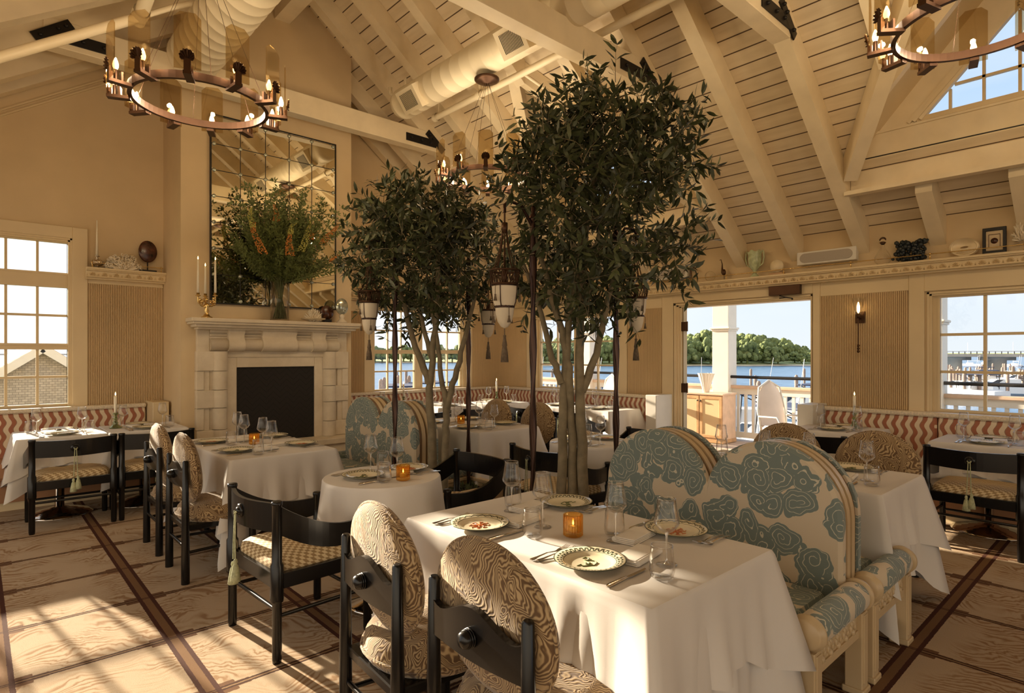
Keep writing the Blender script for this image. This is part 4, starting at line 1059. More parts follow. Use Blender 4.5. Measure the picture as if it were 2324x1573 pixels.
def make_plate(kind):
    def f():
        t=thing('dinner_plate','','plate')
        m=MB();m.lathe([(0,.0),(.055,.0),(.075,.005),(.085,.012),(.126,.022),(.1275,.0235),(.126,.025),(.092,.0165),(.078,.010),(.07,.007),(0,.0065)],48);obj('dish',m,MT['pkey' if kind=='key' else 'pwave'],t)
        m=MB();z=.0078
        if kind=='key':
            pts=[(.03,.035),(.045,.03),(.04,.015),(.02,.012),(.012,.025),(.0,.0),(-.03,-.004),(-.045,.012),(-.03,.022),(-.05,.03)]
            for a,b in ((0,1),):pass
            m.tube([(x,y,z) for x,y in pts],.0022,5);m.tube([(-.03,-.004,z),(-.02,-.022,z),(.01,-.024,z),(.022,-.008,z),(.02,.012,z)],.002,5)
            m.tube([(-.01,-.008,z),(-.02,.008,z),(-.005,.012,z)],.002,5)
        else:
            for k in range(8):
                a=2*pi*k/8+.3;m.tube([(.012*cos(a),.012*sin(a),z),(.03*cos(a+.25),.026*sin(a+.25),z),(.045*cos(a-.1),.036*sin(a-.1),z),(.052*cos(a+.3),.042*sin(a+.3),z)],[.004,.003,.0022,.0015],5)
            m.lathe([(0,.003),(.013,.002),(.014,0)],12,(0,0,z-.001))
        obj('painted_motif',m,MT['mgreen' if kind=='key' else 'mred'],t);return t
    return once(f)
plate={'key':make_plate('key'),'wave':make_plate('wave')}
def make_fork():
    m=MB();vs=[];pr=[(-.095,.0065,.004),(-.085,.0085,.0045),(-.06,.0055,.006),(-.01,.003,.010),(.03,.0028,.006),(.042,.006,.005),(.055,.0105,.006),(.063,.011,.0075)]
    for x,w,z in pr:vs+=[(x,-w,z-.0012),(x,w,z-.0012),(x,w,z+.001),(x,-w,z+.001)]
    fs=[]
    for i in range(len(pr)-1):
        for k in range(4):
            l=(k+1)%4;fs.append((i*4+k,i*4+l,i*4+4+l,i*4+4+k))
    fs+=[(3,2,1,0),tuple(range(len(vs)-4,len(vs)))];m.add(vs,fs)
    for k in range(4):
        y=-.0093+.0062*k;m.tube([(.062,y,.0075),(.085,y,.0095),(.103,y,.015)],[.0016,.0015,.0009],5)
    o=obj('dinner_fork',m,MT['silver']);o['category']='fork';return o
fork=once(make_fork)
def make_knife():
    m=MB();m.tube([(-.11,0,.005),(-.10,0,.005),(-.03,0,.0055),(.0,0,.0055)],[.0045,.0075,.0065,.0045],8,0,True,True,0,.55)
    m.prism([(0,-.004),(.03,-.008),(.09,-.0085),(.112,-.003),(.115,.004),(.0,.005)],(0,0,.0045),(1,0,0),(0,1,0),(0,0,.0015));o=obj('table_knife',m,MT['silver']);o['category']='knife';return o
knife=once(make_knife)
def make_napkin():
    m=MB()
    for k in range(4):m.box(-.045+.002*k,-.095+.003*k,.001+.0055*k,.045-.001*k,.095-.004*(k%2),.0058+.0055*k,0,.0025)
    m.tube([(-.045,-.09,.012),(-.045,.09,.012)],.0105,8,0,True,True,0,.9)
    o=obj('folded_napkin',m,MT['napkin']);o['category']='napkin';return o
napkin=once(make_napkin)
def make_votive():
    t=thing('votive_holder','','candle holder')
    m=MB();n=64
    for r,fl in ((.040,1),(.036,-1)):pass
    m.grid(lambda u,v:((.0385+.0018*cos(2*pi*u*22))*cos(2*pi*u),(.0385+.0018*cos(2*pi*u*22))*sin(2*pi*u),.004+.084*v),88,2,0,True,True)
    m.lathe([(0,.002),(.03,.0),(.038,.006)],24);m.lathe([(.0385,.088),(.036,.089),(.034,.06),(.034,.02),(0,.018)],24);obj('ribbed_glass',m,MT['amber'],t)
    m=MB();m.lathe([(0,.02),(.02,.02),(.02,.04),(0,.042)],12);w=obj('tealight',m,MT['wax'],t);m=MB();flame(m,(0,0,.044),.6);obj('flame',m,MT['flame'],w);return t
votive=once(make_votive)
def make_stick():
    t=thing('candlestick','','candlestick')
    m=MB();m.lathe([(0,0),(.052,0),(.054,.008),(.046,.016),(.030,.026),(.022,.045),(.026,.056),(.016,.068),(.014,.085),(.022,.097),(.014,.108),(.013,.122),(.022,.135),(.024,.15),(.012,.152),(0,.15)],20);obj('glass_stick',m,MT['greenglass'],t)
    candle(t,(0,0,.148),.17,.0135,.012);return t
stick=once(make_stick)
counts={}
def setting(px,py,fx,fy,rim,desc,near,cut=True,w=True,tm=True,nap=True,wo=(.20,-.18),to=(.08,-.24)):
    """one place setting; (fx,fy) is the direction the diner faces, desc tells which seat"""
    lx,ly=-fy,fx;rz=atan2(fy,fx)
    P=lambda f,l:(px+fx*f+lx*l,py+fy*f+ly*l,CLR)
    rn='key-rimmed' if rim=='key' else 'wave-rimmed'
    plate[rim](P(0,0),rz+.4,f'{rn} dinner plate {desc}','dinner plates')
    if w:wine(P(*wo),rz,f'wine glass at the {rn} plate {desc}','wine glasses')
    if tm:tumbler(P(*to),rz,f'water tumbler at the {rn} plate {desc}','water tumblers')
    if nap:napkin(P(.185,-.07),rz+pi/2+.15,f'folded napkin at the {rn} plate {desc}','folded napkins')
    if cut:
        fork(P(-.03,.168),rz,f'outer fork at the {rn} plate {desc}','forks');fork(P(-.02,.140),rz-.05,f'inner fork at the {rn} plate {desc}','forks')
        knife(P(-.01,-.165),rz+.05,f'silver knife at the {rn} plate {desc}','knives')
# ------------------------------------------------------------------ the two big table blocks
GO,GA,GS='oval-backed chairs','black armchairs','blue settees'
GT='square dining tables';GC='white table linens'
def bigtable(cx,cy,seed,nm,side,drop=.33,drop2=.50):
    big((cx,cy,0),0,f'linen covered pedestal table {nm}',GT)
    put_cloth(.77,1.29,drop,seed,(cx,cy),f'two layer white tablecloth on the table {nm}',GC,drop2)
T1=(1.842,1.645);T3=(1.71,5.0);T2=(3.90,1.64);T4=(3.88,4.95)
N1,N3,N2,N4='before the big settee','by the fireplace','behind the big settee','past the tree boxes'
bigtable(*T1,1,N1,0);bigtable(*T3,2,N3,0);bigtable(*T2,3,N2,0);bigtable(*T4,4,N4,0)
for (cx,cy),nm,ch in ((T1,N1,(1,1,1,1)),(T3,N3,(1,1,1,1))):
    for s,rim in ((.315,'wave'),(-.295,'key')):
        setting(cx-.245,cy+s,1,0,rim,f'on the chair side, table {nm}',1)
    for s,rim in ((.315,'key'),(-.295,'wave')):
        setting(cx+.30 if nm==N1 else cx+.26,cy+s,-1,0,rim,f'on the settee side, table {nm}',1,wo=(.27,-.10),to=(.215,-.15))
for (cx,cy),nm in ((T2,N2),(T4,N4)):
    for s,rim in ((.30,'wave'),(-.30,'key')):
        setting(cx+.25,cy+s,-1,0,rim,f'on the chair side, table {nm}',1)
    for s,rim in ((.30,'key'),(-.30,'wave')):
        setting(cx-.25,cy+s,1,0,rim,f'on the settee side, table {nm}',1)
GV='amber votive holders'
votive((1.80,1.61,CLR),0,'ribbed amber votive glass on the table in front of the big blue settee',GV)
votive((1.70,5.0,CLR),0,'ribbed amber votive glass on the table before the stone fireplace',GV)
votive((3.82,5.0,CLR),0,'ribbed amber votive glass on the table beyond the planted tree boxes',GV)
oval((1.335,1.33,0),0,'marbled oval-backed chair at the sunlit table, cut off by the frame edge',GO)
oval((1.315,1.90,0),radians(-4),'marbled oval-backed chair with sunlit pale back between armchair and its twin',GO)
oval((1.285,4.50,0),0,'marbled oval-backed chair at the fireplace table, the one closer to the round table',GO)
oval((1.285,5.235,0),0,'marbled oval-backed chair at the fireplace table, the one closer to the wall bench',GO)
oval((4.43,1.34,0),pi,'marbled oval-backed chair facing the settee, at the harbour window end',GO)
oval((4.43,1.96,0),pi,'marbled oval-backed chair facing the settee, at the doorway end',GO)
oval((4.42,4.66,0),pi,'marbled oval-backed chair beyond the planted trees, half behind the bronze pole',GO)
oval((4.42,5.36,0),pi,'marbled oval-backed chair beyond the planted trees, beside the twin-pole gap',GO)
settee((2.855,1.62,0),0,'big blue cloud-patterned double arch settee at the sunlit table',GS)
settee((3.115,1.62,0),pi,'blue cloud-patterned settee set back to back behind the big one',GS)
settee((2.855,5.06,0),0,'blue cloud-patterned double arch settee by the fireplace',GS)
settee((3.115,5.06,0),pi,'blue cloud-patterned settee back to back with the fireplace one',GS)
# ------------------------------------------------------------------ round tables
def roundtable(cx,cy,nm,seed):
    t=thing('round_table',f'small round pedestal table {nm}','table',(cx,cy,0),0,'small round tables')
    m=MB();m.lathe([(0,TZ-.03),(.335,TZ-.03),(.338,TZ-.002),(0,TZ-.002)],40);obj('table_top',m,MT['wood'],t)
    m=MB();m.lathe([(0,0),(.22,0),(.2,.02),(.05,.05),(.035,.07),(.035,.72),(0,.72)],24);obj('pedestal',m,MT['chrome'],t)
    m=MB();n=120;ph=seed
    def f(u,v):
        a=2*pi*u;k=v*8
        r=.343;t=[0,.02,.06,.18,.35,.55,.75,.9,1.][int(k+.001)]
        fo=(.5+.5*sin(a*9+ph+.6*sin(3*a)))**1.5
        o=.006*(k>0)+t*(.012+.050*fo)
        return ((r+o)*cos(a),(r+o)*sin(a),.005-.43*t-.02*t*sin(a*2+ph))
    m.grid(f,n,9,0,True,True);m.add([(.343*cos(2*pi*i/n),.343*sin(2*pi*i/n),.005) for i in range(n)],[tuple(range(n))])
    c=obj('tablecloth',m,MT['cloth'],None,(cx,cy,TZ));tag(c,f'white pleated cloth on the round table {nm}','tablecloth','round white cloths')
R1,R2=(1.835,3.185),(3.86,3.25)
roundtable(*R1,'in front of the planted trees',.4);roundtable(*R2,'behind the planted trees',2.)
setting(R1[0]-.11,R1[1]+.03,1,0,'key','on the round table before the trees',1,wo=(.17,-.10),to=(.03,-.19))
setting(R1[0]+.21,R1[1]+.04,-1,0,'wave','on the round table before the trees',1,wo=(.20,-.12),to=(.10,-.14),nap=False)
votive((1.86,2.99,CLR),0,'ribbed amber votive glass on the round table',GV)
for s,rim in ((-1,'key'),(1,'wave')):setting(R2[0]+s*.19,R2[1],-s,0,rim,'on the round table behind the trees',1,nap=False,wo=(.12,-.16),to=(.0,-.2))
arm((1.325,3.19,0),radians(3),'sunlit black armchair with green tassel at the round table',GA)
arm((2.44,3.29,0),pi,'black armchair between the round table and the tree boxes, facing the tassel chair',GA)
arm((3.44,3.22,0),radians(-4),'black armchair behind the planters, facing the second round table',GA)
arm((4.52,3.25,0),pi,'black armchair on the far side of the second round table',GA)
# ------------------------------------------------------------------ tree boxes, poles, lanterns, trees
def planter(x0,x1,y0,y1,label):
    t=thing('planter_box',label,'planter',((x0+x1)/2,(y0+y1)/2,0),0,'planter boxes');a,b=(x1-x0)/2,(y1-y0)/2
    m=MB()
    for q in ((-a,-b,a,-b+.03),(-a,b-.03,a,b),(-a,-b,-a+.03,b),(a-.03,-b,a,b)):m.box(q[0],q[1],0,q[2],q[3],.34)
    for q in ((-a-.012,-b-.012,a+.012,-b+.045),(-a-.012,b-.045,a+.012,b+.012),(-a-.012,-b,-a+.045,b),(a-.045,-b,a+.012,b)):m.box(q[0],q[1],.34,q[2],q[3],.37,0,.005)
    obj('box',m,MT['cream_frame'],t)
    m=MB();m.box(-a+.03,-b+.03,.02,a-.03,b-.03,.30);obj('soil',m,MT['soil'],t)
    random.seed(int(x0*100+y0*10));m=MB()
    for i in range(260):
        p=Vector((random.uniform(-a+.05,a-.05),random.uniform(-b+.05,b-.05),.30));d=Vector((random.gauss(0,1),random.gauss(0,1),abs(random.gauss(0,.8))+.2)).normalized();s=d.cross(Vector((0,0,1))).normalized()*.012
        L=random.uniform(.03,.08);m.add([p,p+d*L*.5+s,p+d*L,p+d*L*.5-s],[(0,1,2,3)])
    obj('ground_cover',m,MT['under'],t)
planter(2.47,3.42,2.43,2.92,'low cream planter box holding the taller olive tree')
planter(2.47,3.42,3.84,4.34,'low cream planter box holding the shorter olive tree')
def make_pole():
    t=thing('lantern_pole','','pole');m=MB()
    n=80;m.tube([(0,0,.30+2.02*i/n) for i in range(n+1)],.024,10,0,True,True,.16,.62);m.lathe([(0,2.31),(.028,2.31),(.03,2.34),(.012,2.37),(.018,2.40),(0,2.42)],10);obj('twisted_shaft',m,MT['poleb'],t)
    m=MB();m.tube([(0,0,2.28),(-.10,0,2.40),(-.20,0,2.41),(-.235,0,2.38),(-.235,0,2.335)],.010,8);obj('hanging_arm',m,MT['poleb'],t);return t
pole=once(make_pole)
def make_lantern():
    t=thing('tassel_lantern','','lantern')
    # z=0 is the hook; shade hangs below
    m=MB();m.tube([(0,0,0),(0,0,-.10)],.006,6);m.lathe([(0,-.06),(.018,-.06),(.018,-.12),(0,-.12)],8)
    for k in range(8):
        a=2*pi*k/8;m.tube([(.01*cos(a),.01*sin(a),-.10),(.03*cos(a),.03*sin(a),-.22),(.058*cos(a),.058*sin(a),-.32),(.092*cos(a),.092*sin(a),-.345)],.0035,5)
    m.tube([(.092*cos(a),.092*sin(a),-.345) for a in [2*pi*k/24 for k in range(25)]],.006,5);m.tube([(.078*cos(a),.078*sin(a),-.425) for a in [2*pi*k/24 for k in range(25)]],.007,5)
    for k in range(24):
        a=2*pi*k/24;b=a+.26
        m.tube([(.09*cos(a),.09*sin(a),-.345),(.078*cos(b),.078*sin(b),-.425)],.002,4);m.tube([(.09*cos(b),.09*sin(b),-.345),(.078*cos(a),.078*sin(a),-.425)],.002,4)
    m.lathe([(0,-.33),(.018,-.33),(.018,-.43),(0,-.43)],8);obj('bird_cage_top',m,MT['bronze'],t)
    m=MB();
    m.lathe([(.076,-.425),(.074,-.47),(.067,-.53),(.058,-.555)],16);m.lathe([(.056,-.560),(.053,-.60),(.042,-.645),(.022,-.675),(0,-.685)],16);obj('shade',m,MT['shade'],t)
    m=MB();m.lathe([(.078,-.42),(.080,-.428),(.077,-.437)],20);m.lathe([(.058,-.55),(.062,-.557),(.058,-.565)],20)
    for k in range(4):
        a=2*pi*k/4+.5;m.tube([(.077*cos(a),.077*sin(a),-.43),(.07*cos(a),.07*sin(a),-.53),(.058*cos(a),.058*sin(a),-.56)],.003,4)
    obj('bands',m,MT['poleb'],t)
    m=MB();m.tube([(0,0,-.685),(0,0,-.73)],.003,5);m.lathe([(0,-.72),(.010,-.727),(.008,-.74),(.014,-.775),(.016,-.785),(.013,-.792),(.020,-.83),(.024,-.885),(0,-.885)],12)
    obj('tassel',m,MT['tassel'],t)
    for k in range(6):
        m=MB();a=2*pi*k/6+.2;r=.09 if k%2 else .066;z=-.43 if k%2 else -.555
        m.tube([(r*.85*cos(a),r*.85*sin(a),z),(r*cos(a),r*sin(a),z-.015),(r*cos(a),r*sin(a),z-.055)],.002,4);m.lathe([(0,0),(.006,-.005),(.005,-.012),(.011,-.042),(0,-.042)],8,(r*cos(a),r*sin(a),z-.055))
        obj('tassel',m,MT['tassel'],t)
    return t
lantern=once(make_lantern)
PL=[(2.56,2.62,0,'bronze twisted pole nearest the round trunk, by the taller olive tree on the settee end'),(3.36,2.60,pi,'bronze twisted pole of the taller olive tree, by the doorway side'),(2.56,4.24,0,'bronze twisted pole in front of the fireplace-side blue settee'),(3.34,4.26,pi,'bronze twisted pole of the shorter olive tree, by the square table beyond')]
PLB=['dark twisted bronze pole in the taller tree box, standing before the second armchair','dark twisted bronze pole in the taller tree box, standing before the reeded wall','dark twisted bronze pole in the shorter tree box, standing before the fireplace settee','dark twisted bronze pole in the shorter tree box, standing before the square table']
LNB=['large looking parchment lantern with tassels hanging between the two trees','parchment tassel lantern half hidden by leaves near the open doorway','parchment tassel lantern hanging beside the mantel end','parchment tassel lantern hanging before the corner bench candle']
for (x,y,rz,_),lb,ll in zip(PL,PLB,LNB):
    pole((x,y,0),rz,lb,'twisted lantern poles')
    s=-1 if rz==0 else 1
    zo=2.335
    lantern((x+s*.235,y,zo),rz*.3,ll,'tassel lanterns')
LEAVES=[]
def tree(loc,H,crown,stems,nleaf,seed,label,lsize):
    rnd=random.Random(seed);t=thing('olive_tree',label,'tree',loc,0,'potted olive trees')
    m=MB();ends=[]
    cx,cy,cz,rx,ry,rz=crown
    for pts,r0 in stems:
        P=[Vector(p) for p in pts];n=len(P)
        Q=[]
        for i in range(n-1):
            for k in range(5):
                q=P[i].lerp(P[i+1],k/5);q+=Vector((rnd.gauss(0,.0045),rnd.gauss(0,.0045),0));Q.append(q)
        Q.append(P[-1]);m.tube(Q,[r0*(1-.62*i/len(Q)) for i in range(len(Q))],9);ends.append(Q)
    obj('trunk',m,MT['bark'],t)
    m=MB();tw=MB()
    def inside(p):return ((p.x-cx)/rx)**2+((p.y-cy)/ry)**2+((p.z-cz)/rz)**2
    cnt=0
    lobes=[Vector((cx+rnd.uniform(-.72,.72)*rx,cy+rnd.uniform(-.72,.72)*ry,cz+rnd.uniform(-.75,.78)*rz)) for _ in range(95)]
    while cnt<nleaf:
        # a twig: start inside, grow out, carry leaves
        lo=rnd.choice(lobes);p=lo+Vector((rnd.gauss(0,.11),rnd.gauss(0,.11),rnd.gauss(0,.11)))
        if inside(p)>1.05:continue
        d=(p-Vector((cx,cy,cz-.25*rz)));d=(d.normalized()*.7+Vector((rnd.gauss(0,.6),rnd.gauss(0,.6),rnd.gauss(0,.5)+.08))).normalized()
        L=rnd.uniform(.10,.25);pts=[p.copy()];nseg=5
        for k in range(nseg):
            d=(d+Vector((rnd.gauss(0,.18),rnd.gauss(0,.18),rnd.gauss(0,.16)-.03))).normalized();p=p+d*L/nseg;pts.append(p.copy())
        tw.tube(pts,[.0028*(1-.7*k/nseg) for k in range(nseg+1)],3,0,False,False)
        for k in range(1,nseg+1):
            for q in range(2 if k<nseg else 3):
                a=rnd.uniform(0,2*pi);o=d.orthogonal().normalized();o=Matrix.Rotation(a,3,d)@o
                ld=(o*.9+d*rnd.uniform(.2,.9)+Vector((0,0,rnd.gauss(-.05,.2)))).normalized();ll=lsize*rnd.uniform(.6,1.15);w=ll*rnd.uniform(.125,.165)
                up=ld.cross(Vector((rnd.gauss(0,1),rnd.gauss(0,1),rnd.gauss(0,.4)))).normalized();s=ld.cross(up).normalized()*w;c=up*ll*rnd.uniform(.0,.12)
                b=pts[k];m.add([b,b+ld*ll*.3+s*.85+c*.6,b+ld*ll*.65+s*.8+c*.7,b+ld*ll-c*.4,b+ld*ll*.65-s*.8+c*.7,b+ld*ll*.3-s*.85+c*.6],[(0,1,5),(1,2,4,5),(2,3,4)],0,True);cnt+=1
    obj('branches',tw,MT['bark'],t);obj('foliage',m,MT['leaf'],t);return t
# stems run in tree-local coordinates (x right-away, y left-away)
tree((2.95,2.64,.30),2.9,(.13,-.10,2.16,.66,.66,.80),[
 ([(-.055,.055,0),(-.052,.052,.5),(-.045,.045,.95),(-.02,.02,1.4),(.0,.0,1.9),(.02,.02,2.4)],.037),
 ([(.00,.0,0),(-.005,.005,.55),(-.02,.015,1.05),(-.05,.05,1.35),(-.14,.12,1.75),(-.22,.2,2.1)],.034),
 ([(.055,-.055,0),(.04,-.04,.6),(.03,-.03,1.0),(.035,-.03,1.5),(.06,-.06,2.0),(.1,-.1,2.4)],.041),
 ([(.04,-.04,.95),(.12,-.11,1.2),(.17,-.15,1.55),(.26,-.22,1.95)],.030),
 ([(-.05,.05,1.0),(-.11,.10,1.2),(-.17,.16,1.55),(-.26,.24,1.85)],.026),
 ([(.03,-.03,1.42),(.09,-.08,1.7),(.14,-.12,2.05)],.026),([(-.03,.03,1.42),(.03,-.02,1.75),(.05,-.02,2.1)],.024)],8400,41,'taller olive tree with three entwined trunks and a tall dense crown',.098)
tree((2.86,4.07,.30),2.6,(-.06,.14,2.06,.60,.60,.60),[
 ([(-.03,.03,0),(-.03,.03,.55),(-.05,.05,.85),(-.03,.03,1.15),(.0,.0,1.6),(.01,.0,2.1)],.042),
 ([(.045,-.045,0),(.05,-.05,.55),(.055,-.055,.78),(.03,-.03,.95),(.0,.0,1.3),(-.05,.06,1.7)],.035),
 ([(.05,-.05,.72),(.11,-.10,1.0),(.17,-.16,1.35),(.24,-.22,1.75)],.032),
 ([(-.05,.05,.95),(-.13,.12,1.25),(-.20,.19,1.6),(-.26,.24,1.9)],.032),
 ([(-.03,.03,1.15),(-.10,.09,1.5),(-.15,.13,1.9)],.024)],7200,42,'shorter olive tree with forked pale trunks and a round crown',.095)
# ------------------------------------------------------------------ chandeliers
def make_chand():
    t=thing('ring_chandelier','','chandelier')
    R=.385;m=MB()
    m.lathe([(R-.012,-.022),(R+.012,-.022),(R+.014,.022),(R-.014,.022),(R-.012,-.022)],64,(0,0,0),0,False);obj('bronze_ring',m,MT['bronze'],t)
    arm_=MB();arm_.box(R,-.022,-.040,R+.125,.022,-.022);arm_.box(R+.052,-.020,-.022,R+.062,.020,.03);arm_.box(R+.115,-.018,-.03,R+.123,.018,.045)
    arm_.box(R+.10,-.012,-.022,R+.115,.012,.02)
    arm_.lathe([(.012,-.022),(.012,.035),(.010,.04)],10,(R+.085,0,0))
    bul=MB();bul.lathe([(.008,.038),(.015,.055),(.016,.068),(.011,.088),(.004,.105),(0,.108)],12,(R+.085,0,0))
    sh=MB();n=9
    vs=[(R+.118,0,.035)]
    for k in range(2*n+1):
        a=radians(-130+260*k/(2*n));r=.040*(1 if k%2 else .93);vs.append((R+.128+.010*(k%2),r*sin(a),.055+r*cos(a)))
    sh.add(vs,[(0,k+1,k+2) for k in range(2*n)])
    gl=MB();w,c,h=.068,.03,.315;o=[(-w,-.0),(w,-.0),(w,h-c),(w-c,h),(-w+c,h),(-w,h-c)]
    gl.prism(o,(R+.107,0,-.01),(0,1,0),(0,0,1),(.006,0,0))
    ms=[(n_,b.mesh(n_,MT[k]),) for n_,b,k in (('arm',arm_,'bronze'),('bulb',bul,'bulb'),('shell_boss',sh,'bronze'),('glass_panel',gl,'smoke'))]
    for i in range(12):
        a=2*pi*i/12+.13
        ao=obj('arm',ms[0][1],None,t,None,None,a)
        obj('bulb',ms[1][1],None,ao);obj('shell_boss',ms[2][1],None,ao);obj('glass_panel',ms[3][1],None,t,None,None,a)
    m=MB()
    for k in range(6):
        a=2*pi*k/6+.4;m.tube([(R*cos(a),R*sin(a),.02),(.02*cos(a),.02*sin(a),.95)],.0016,4)
    m.tube([(0,0,.93),(0,0,1.15)],.004,5);obj('cables',m,MT['bronze'],t)
    m=MB();m.lathe([(.006,.95),(.05,.955),(.06,.965),(.10,.97),(.125,.985),(.125,1.0),(.05,1.01),(.012,1.02),(.012,1.16),(0,1.16)],28);obj('ceiling_canopy',m,MT['bronze'],t);return t
chand=once(make_chand)
GCH='ring chandeliers'
CH=[(1.07,4.10,3.09),(3.80,4.55,3.25),(3.91,.645,3.24)]
chand(CH[0],0,'bronze ring chandelier with smoked glass panels near the chimney gable',GCH)
chand(CH[1],.2,'bronze ring chandelier half hidden behind the olive tree crowns',GCH)
chand(CH[2],.1,'bronze ring chandelier cut off by the frame beside the dormer window',GCH)
# ------------------------------------------------------------------ wall benches
def bench(label,runs,ends,loc=(0,0,0)):
    t=thing('banquette',label,'bench',loc,0,'built-in wavy striped benches')
    for w,u0,u1 in runs:
        m=MB();w.box(m,u0,u1,.02,.52,.08,.30);obj('seat_base',m,MT['seat_leather'],t)
        m=MB();w.box(m,u0,u1,.02,.50,.0,.08);obj('plinth',m,MT['trim'],t)
        m=MB();w.box(m,u0,u1,.10,.57,.30,.455,0,.03);obj('seat_cushion',m,MT['pink'] if u0>3 else MT['seat_leather'],t)
        n=max(1,round((u1-u0)/1.05))
        for i in range(n):
            a=u0+(u1-u0)*i/n+.004;b=u0+(u1-u0)*(i+1)/n-.004
            m=MB();w.box(m,a,b,.03,.115,.44,.895,0,.016);obj('back_panel',m,MT['wavy'],t)
        m=MB();w.box(m,u0,u1,.005,.135,.895,.938,0,.012);obj('cap_rail',m,MT['speckle'],t)
    for w,u in ends:
        m=MB();w.box(m,u,u+.16,.005,.40,.0,.962,0,.006);obj('end_panel',m,MT['white'] if w is WR else MT['trim'],t)
    return t
bench('wavy striped wall bench under the gable window',[(WL,-1.6,1.46)],[(WL,1.47)])
bench('wavy striped corner bench wrapping the far corner under two windows',[(WL,3.68,6.76),(WR,4.56,7.90)],[(WR,4.39)])
bench('wavy striped wall bench beside the doorway under the sconce and harbour window',[(WR,-1.6,2.46)],[(WR,2.465)])
GB='bench dining tables'
def benchtable(cx,cy,nm,face,seed,rims=('key','wave'),cut=True,wo=(.18,-.17),to=(.06,-.21)):
    small((cx,cy,0),0 if face=='R' else 0,f'linen covered chrome pedestal table {nm}',GB)
    put_cloth(.64,.68,.24,seed,(cx,cy),f'white tablecloth on the bench table {nm}',GC,.36,.8)
    d=(1,0) if face=='R' else (0,1)
    for s,rim,sd in ((-1,rims[0],'chair'),(1,rims[1],'bench')):
        setting(cx+d[0]*s*.185,cy+d[1]*s*.195,-s*d[0],-s*d[1],rim,f'on the {sd} side, table {nm}',0,cut,True,True,True,wo,to)
def barm(cx,cy,face,nm):arm((cx,cy,0),0 if face=='R' else pi/2,f'black armchair drawn up to the bench table {nm}',GA)
BT=[(.60,6.96,'L','under the gable window',21),(1.275,6.96,'L','beside the chimney breast',22),(6.34,2.16,'R','under the sconce',23),(6.34,.99,'R','under the harbour window',24),
    (4.2,6.98,'L','under the hearthward twin casement',25),(5.02,6.98,'L','under the cornerward twin casement',26),(5.98,6.9,'L','in the bench corner',27),(6.33,5.86,'R','under the wide window',28),(6.33,5.10,'R','by the white end panel',29)]
for cx,cy,fc,nm,sd in BT:benchtable(cx,cy,nm,fc,sd,cut=sd<25)
for cx,cy,fc,nm,sd in BT:
    if sd==27:continue
    if fc=='L':barm(cx+(.045 if sd==21 else 0),6.56 if sd<25 else 6.36,fc,nm)
    else:barm(5.82 if sd<25 else 5.74,cy-.02,fc,nm)
GK='green glass candlesticks'
stick((1.045,7.0,CLR),0,'green glass candlestick with dripping lit candle on the bench table beside the chimney',GK)
stick((6.50,2.07,CLR),0,'green glass candlestick with lit candle on the bench table below the sconce',GK)
stick((6.0,6.95,CLR),0,'green glass candlestick with candle on the corner bench table',GK)
stick((4.36,7.0,CLR),0,'green glass candlestick with candle below the twin window',GK)
# ------------------------------------------------------------------ terrace
mb=MB();mb.box(XR+.16,-9,-.30,10.05,14,-.012);dk=struct('floor_terrace',mb,MT['deck'])
mb=MB()
for i in range(24):pass
rl=thing('deck_railing','white baluster railing with dark round top rail along the terrace','railing',(9.85,4,0))
m=MB();m.box(-.06,-8,.90,.09,6,.955,0,.01);obj('cap_rail',m,MT['pinkwood'],rl)
m=MB();m.box(-.03,-8,.80,.03,6,.90);m.box(-.03,-8,.05,.03,6,.15);obj('rail_board',m,MT['white'],rl)
m=MB();m.tube([(-.05,-8,1.10),(-.05,6,1.10)],.026,10);
obj('round_rail',m,MT['iron'],rl)
bm_=MB();bm_.box(-.022,-.022,.15,.022,.022,.80);bme=bm_.mesh('baluster',MT['white'])
for i in range(88):obj('baluster',bme,None,rl,(0,-6.0+.134*i,0))
for y,nm in ((5.23,'behind the cane cabinet'),(8.35,'seen through the wide window'),(2.16,'hidden by the reeded pier')):
    t=thing('porch_column',f'square white porch column {nm}','column',(9.85,y,0),0,'porch columns')
    m=MB();m.box(-.15,-.15,-.01,.15,.15,3.6,0,.004);m.box(-.185,-.185,1.93,.185,.185,1.965,0,.01);m.box(-.17,-.17,1.90,.17,.17,1.93,0,.01);m.box(-.2,-.2,2.75,.2,.2,2.95,0,.03);obj('shaft',m,MT['white'],t)
t=thing('cane_cabinet','oak cabinet with two woven cane doors on the terrace','cabinet',(9.43,5.35,0))
m=MB();m.box(-.20,-.42,.03,.24,.42,.80);obj('body',m,MT['pinkwood'],t)
m=MB();m.box(-.23,-.44,.80,.25,.44,.83,0,.005);obj('cabinet_top',m,MT['pinkwood'],t);m=MB();m.box(-.22,-.43,0,.25,.43,.06);obj('plinth',m,MT['wood'],t)
for s in (-1,1):
    m=MB();a,b=sorted((s*.008,s*.41))
    for q in ((a,b,.08,.13),(a,b,.73,.78),(a,a+.05,.13,.73),(b-.05,b,.13,.73)):m.box(-.222,q[0],q[2],-.20,q[1],q[3],0,.004)
    d=obj('door',m,MT['wood'],t);m=MB();m.box(-.214,a+.05,.13,-.206,b-.05,.73);obj('cane_panel',m,MT['cane'],d);m=MB();m.ball((-.235,s*.03,.70),.014,8,6);obj('knob',m,MT['iron'],d)
m=MB();m.grid(lambda u,v:((.05+.085*v**1.2)*(1+.07*cos(32*pi*u))*cos(2*pi*u)*(1 if v>.1 else .8),(.05+.085*v**1.2)*(1+.07*cos(32*pi*u))*sin(2*pi*u),.33*v),64,8,0,True,True)
tag(obj('fluted_vase',m,MT['white'],None,(9.40,5.33,.832)),'fluted white conical vase on the cane cabinet','vase')
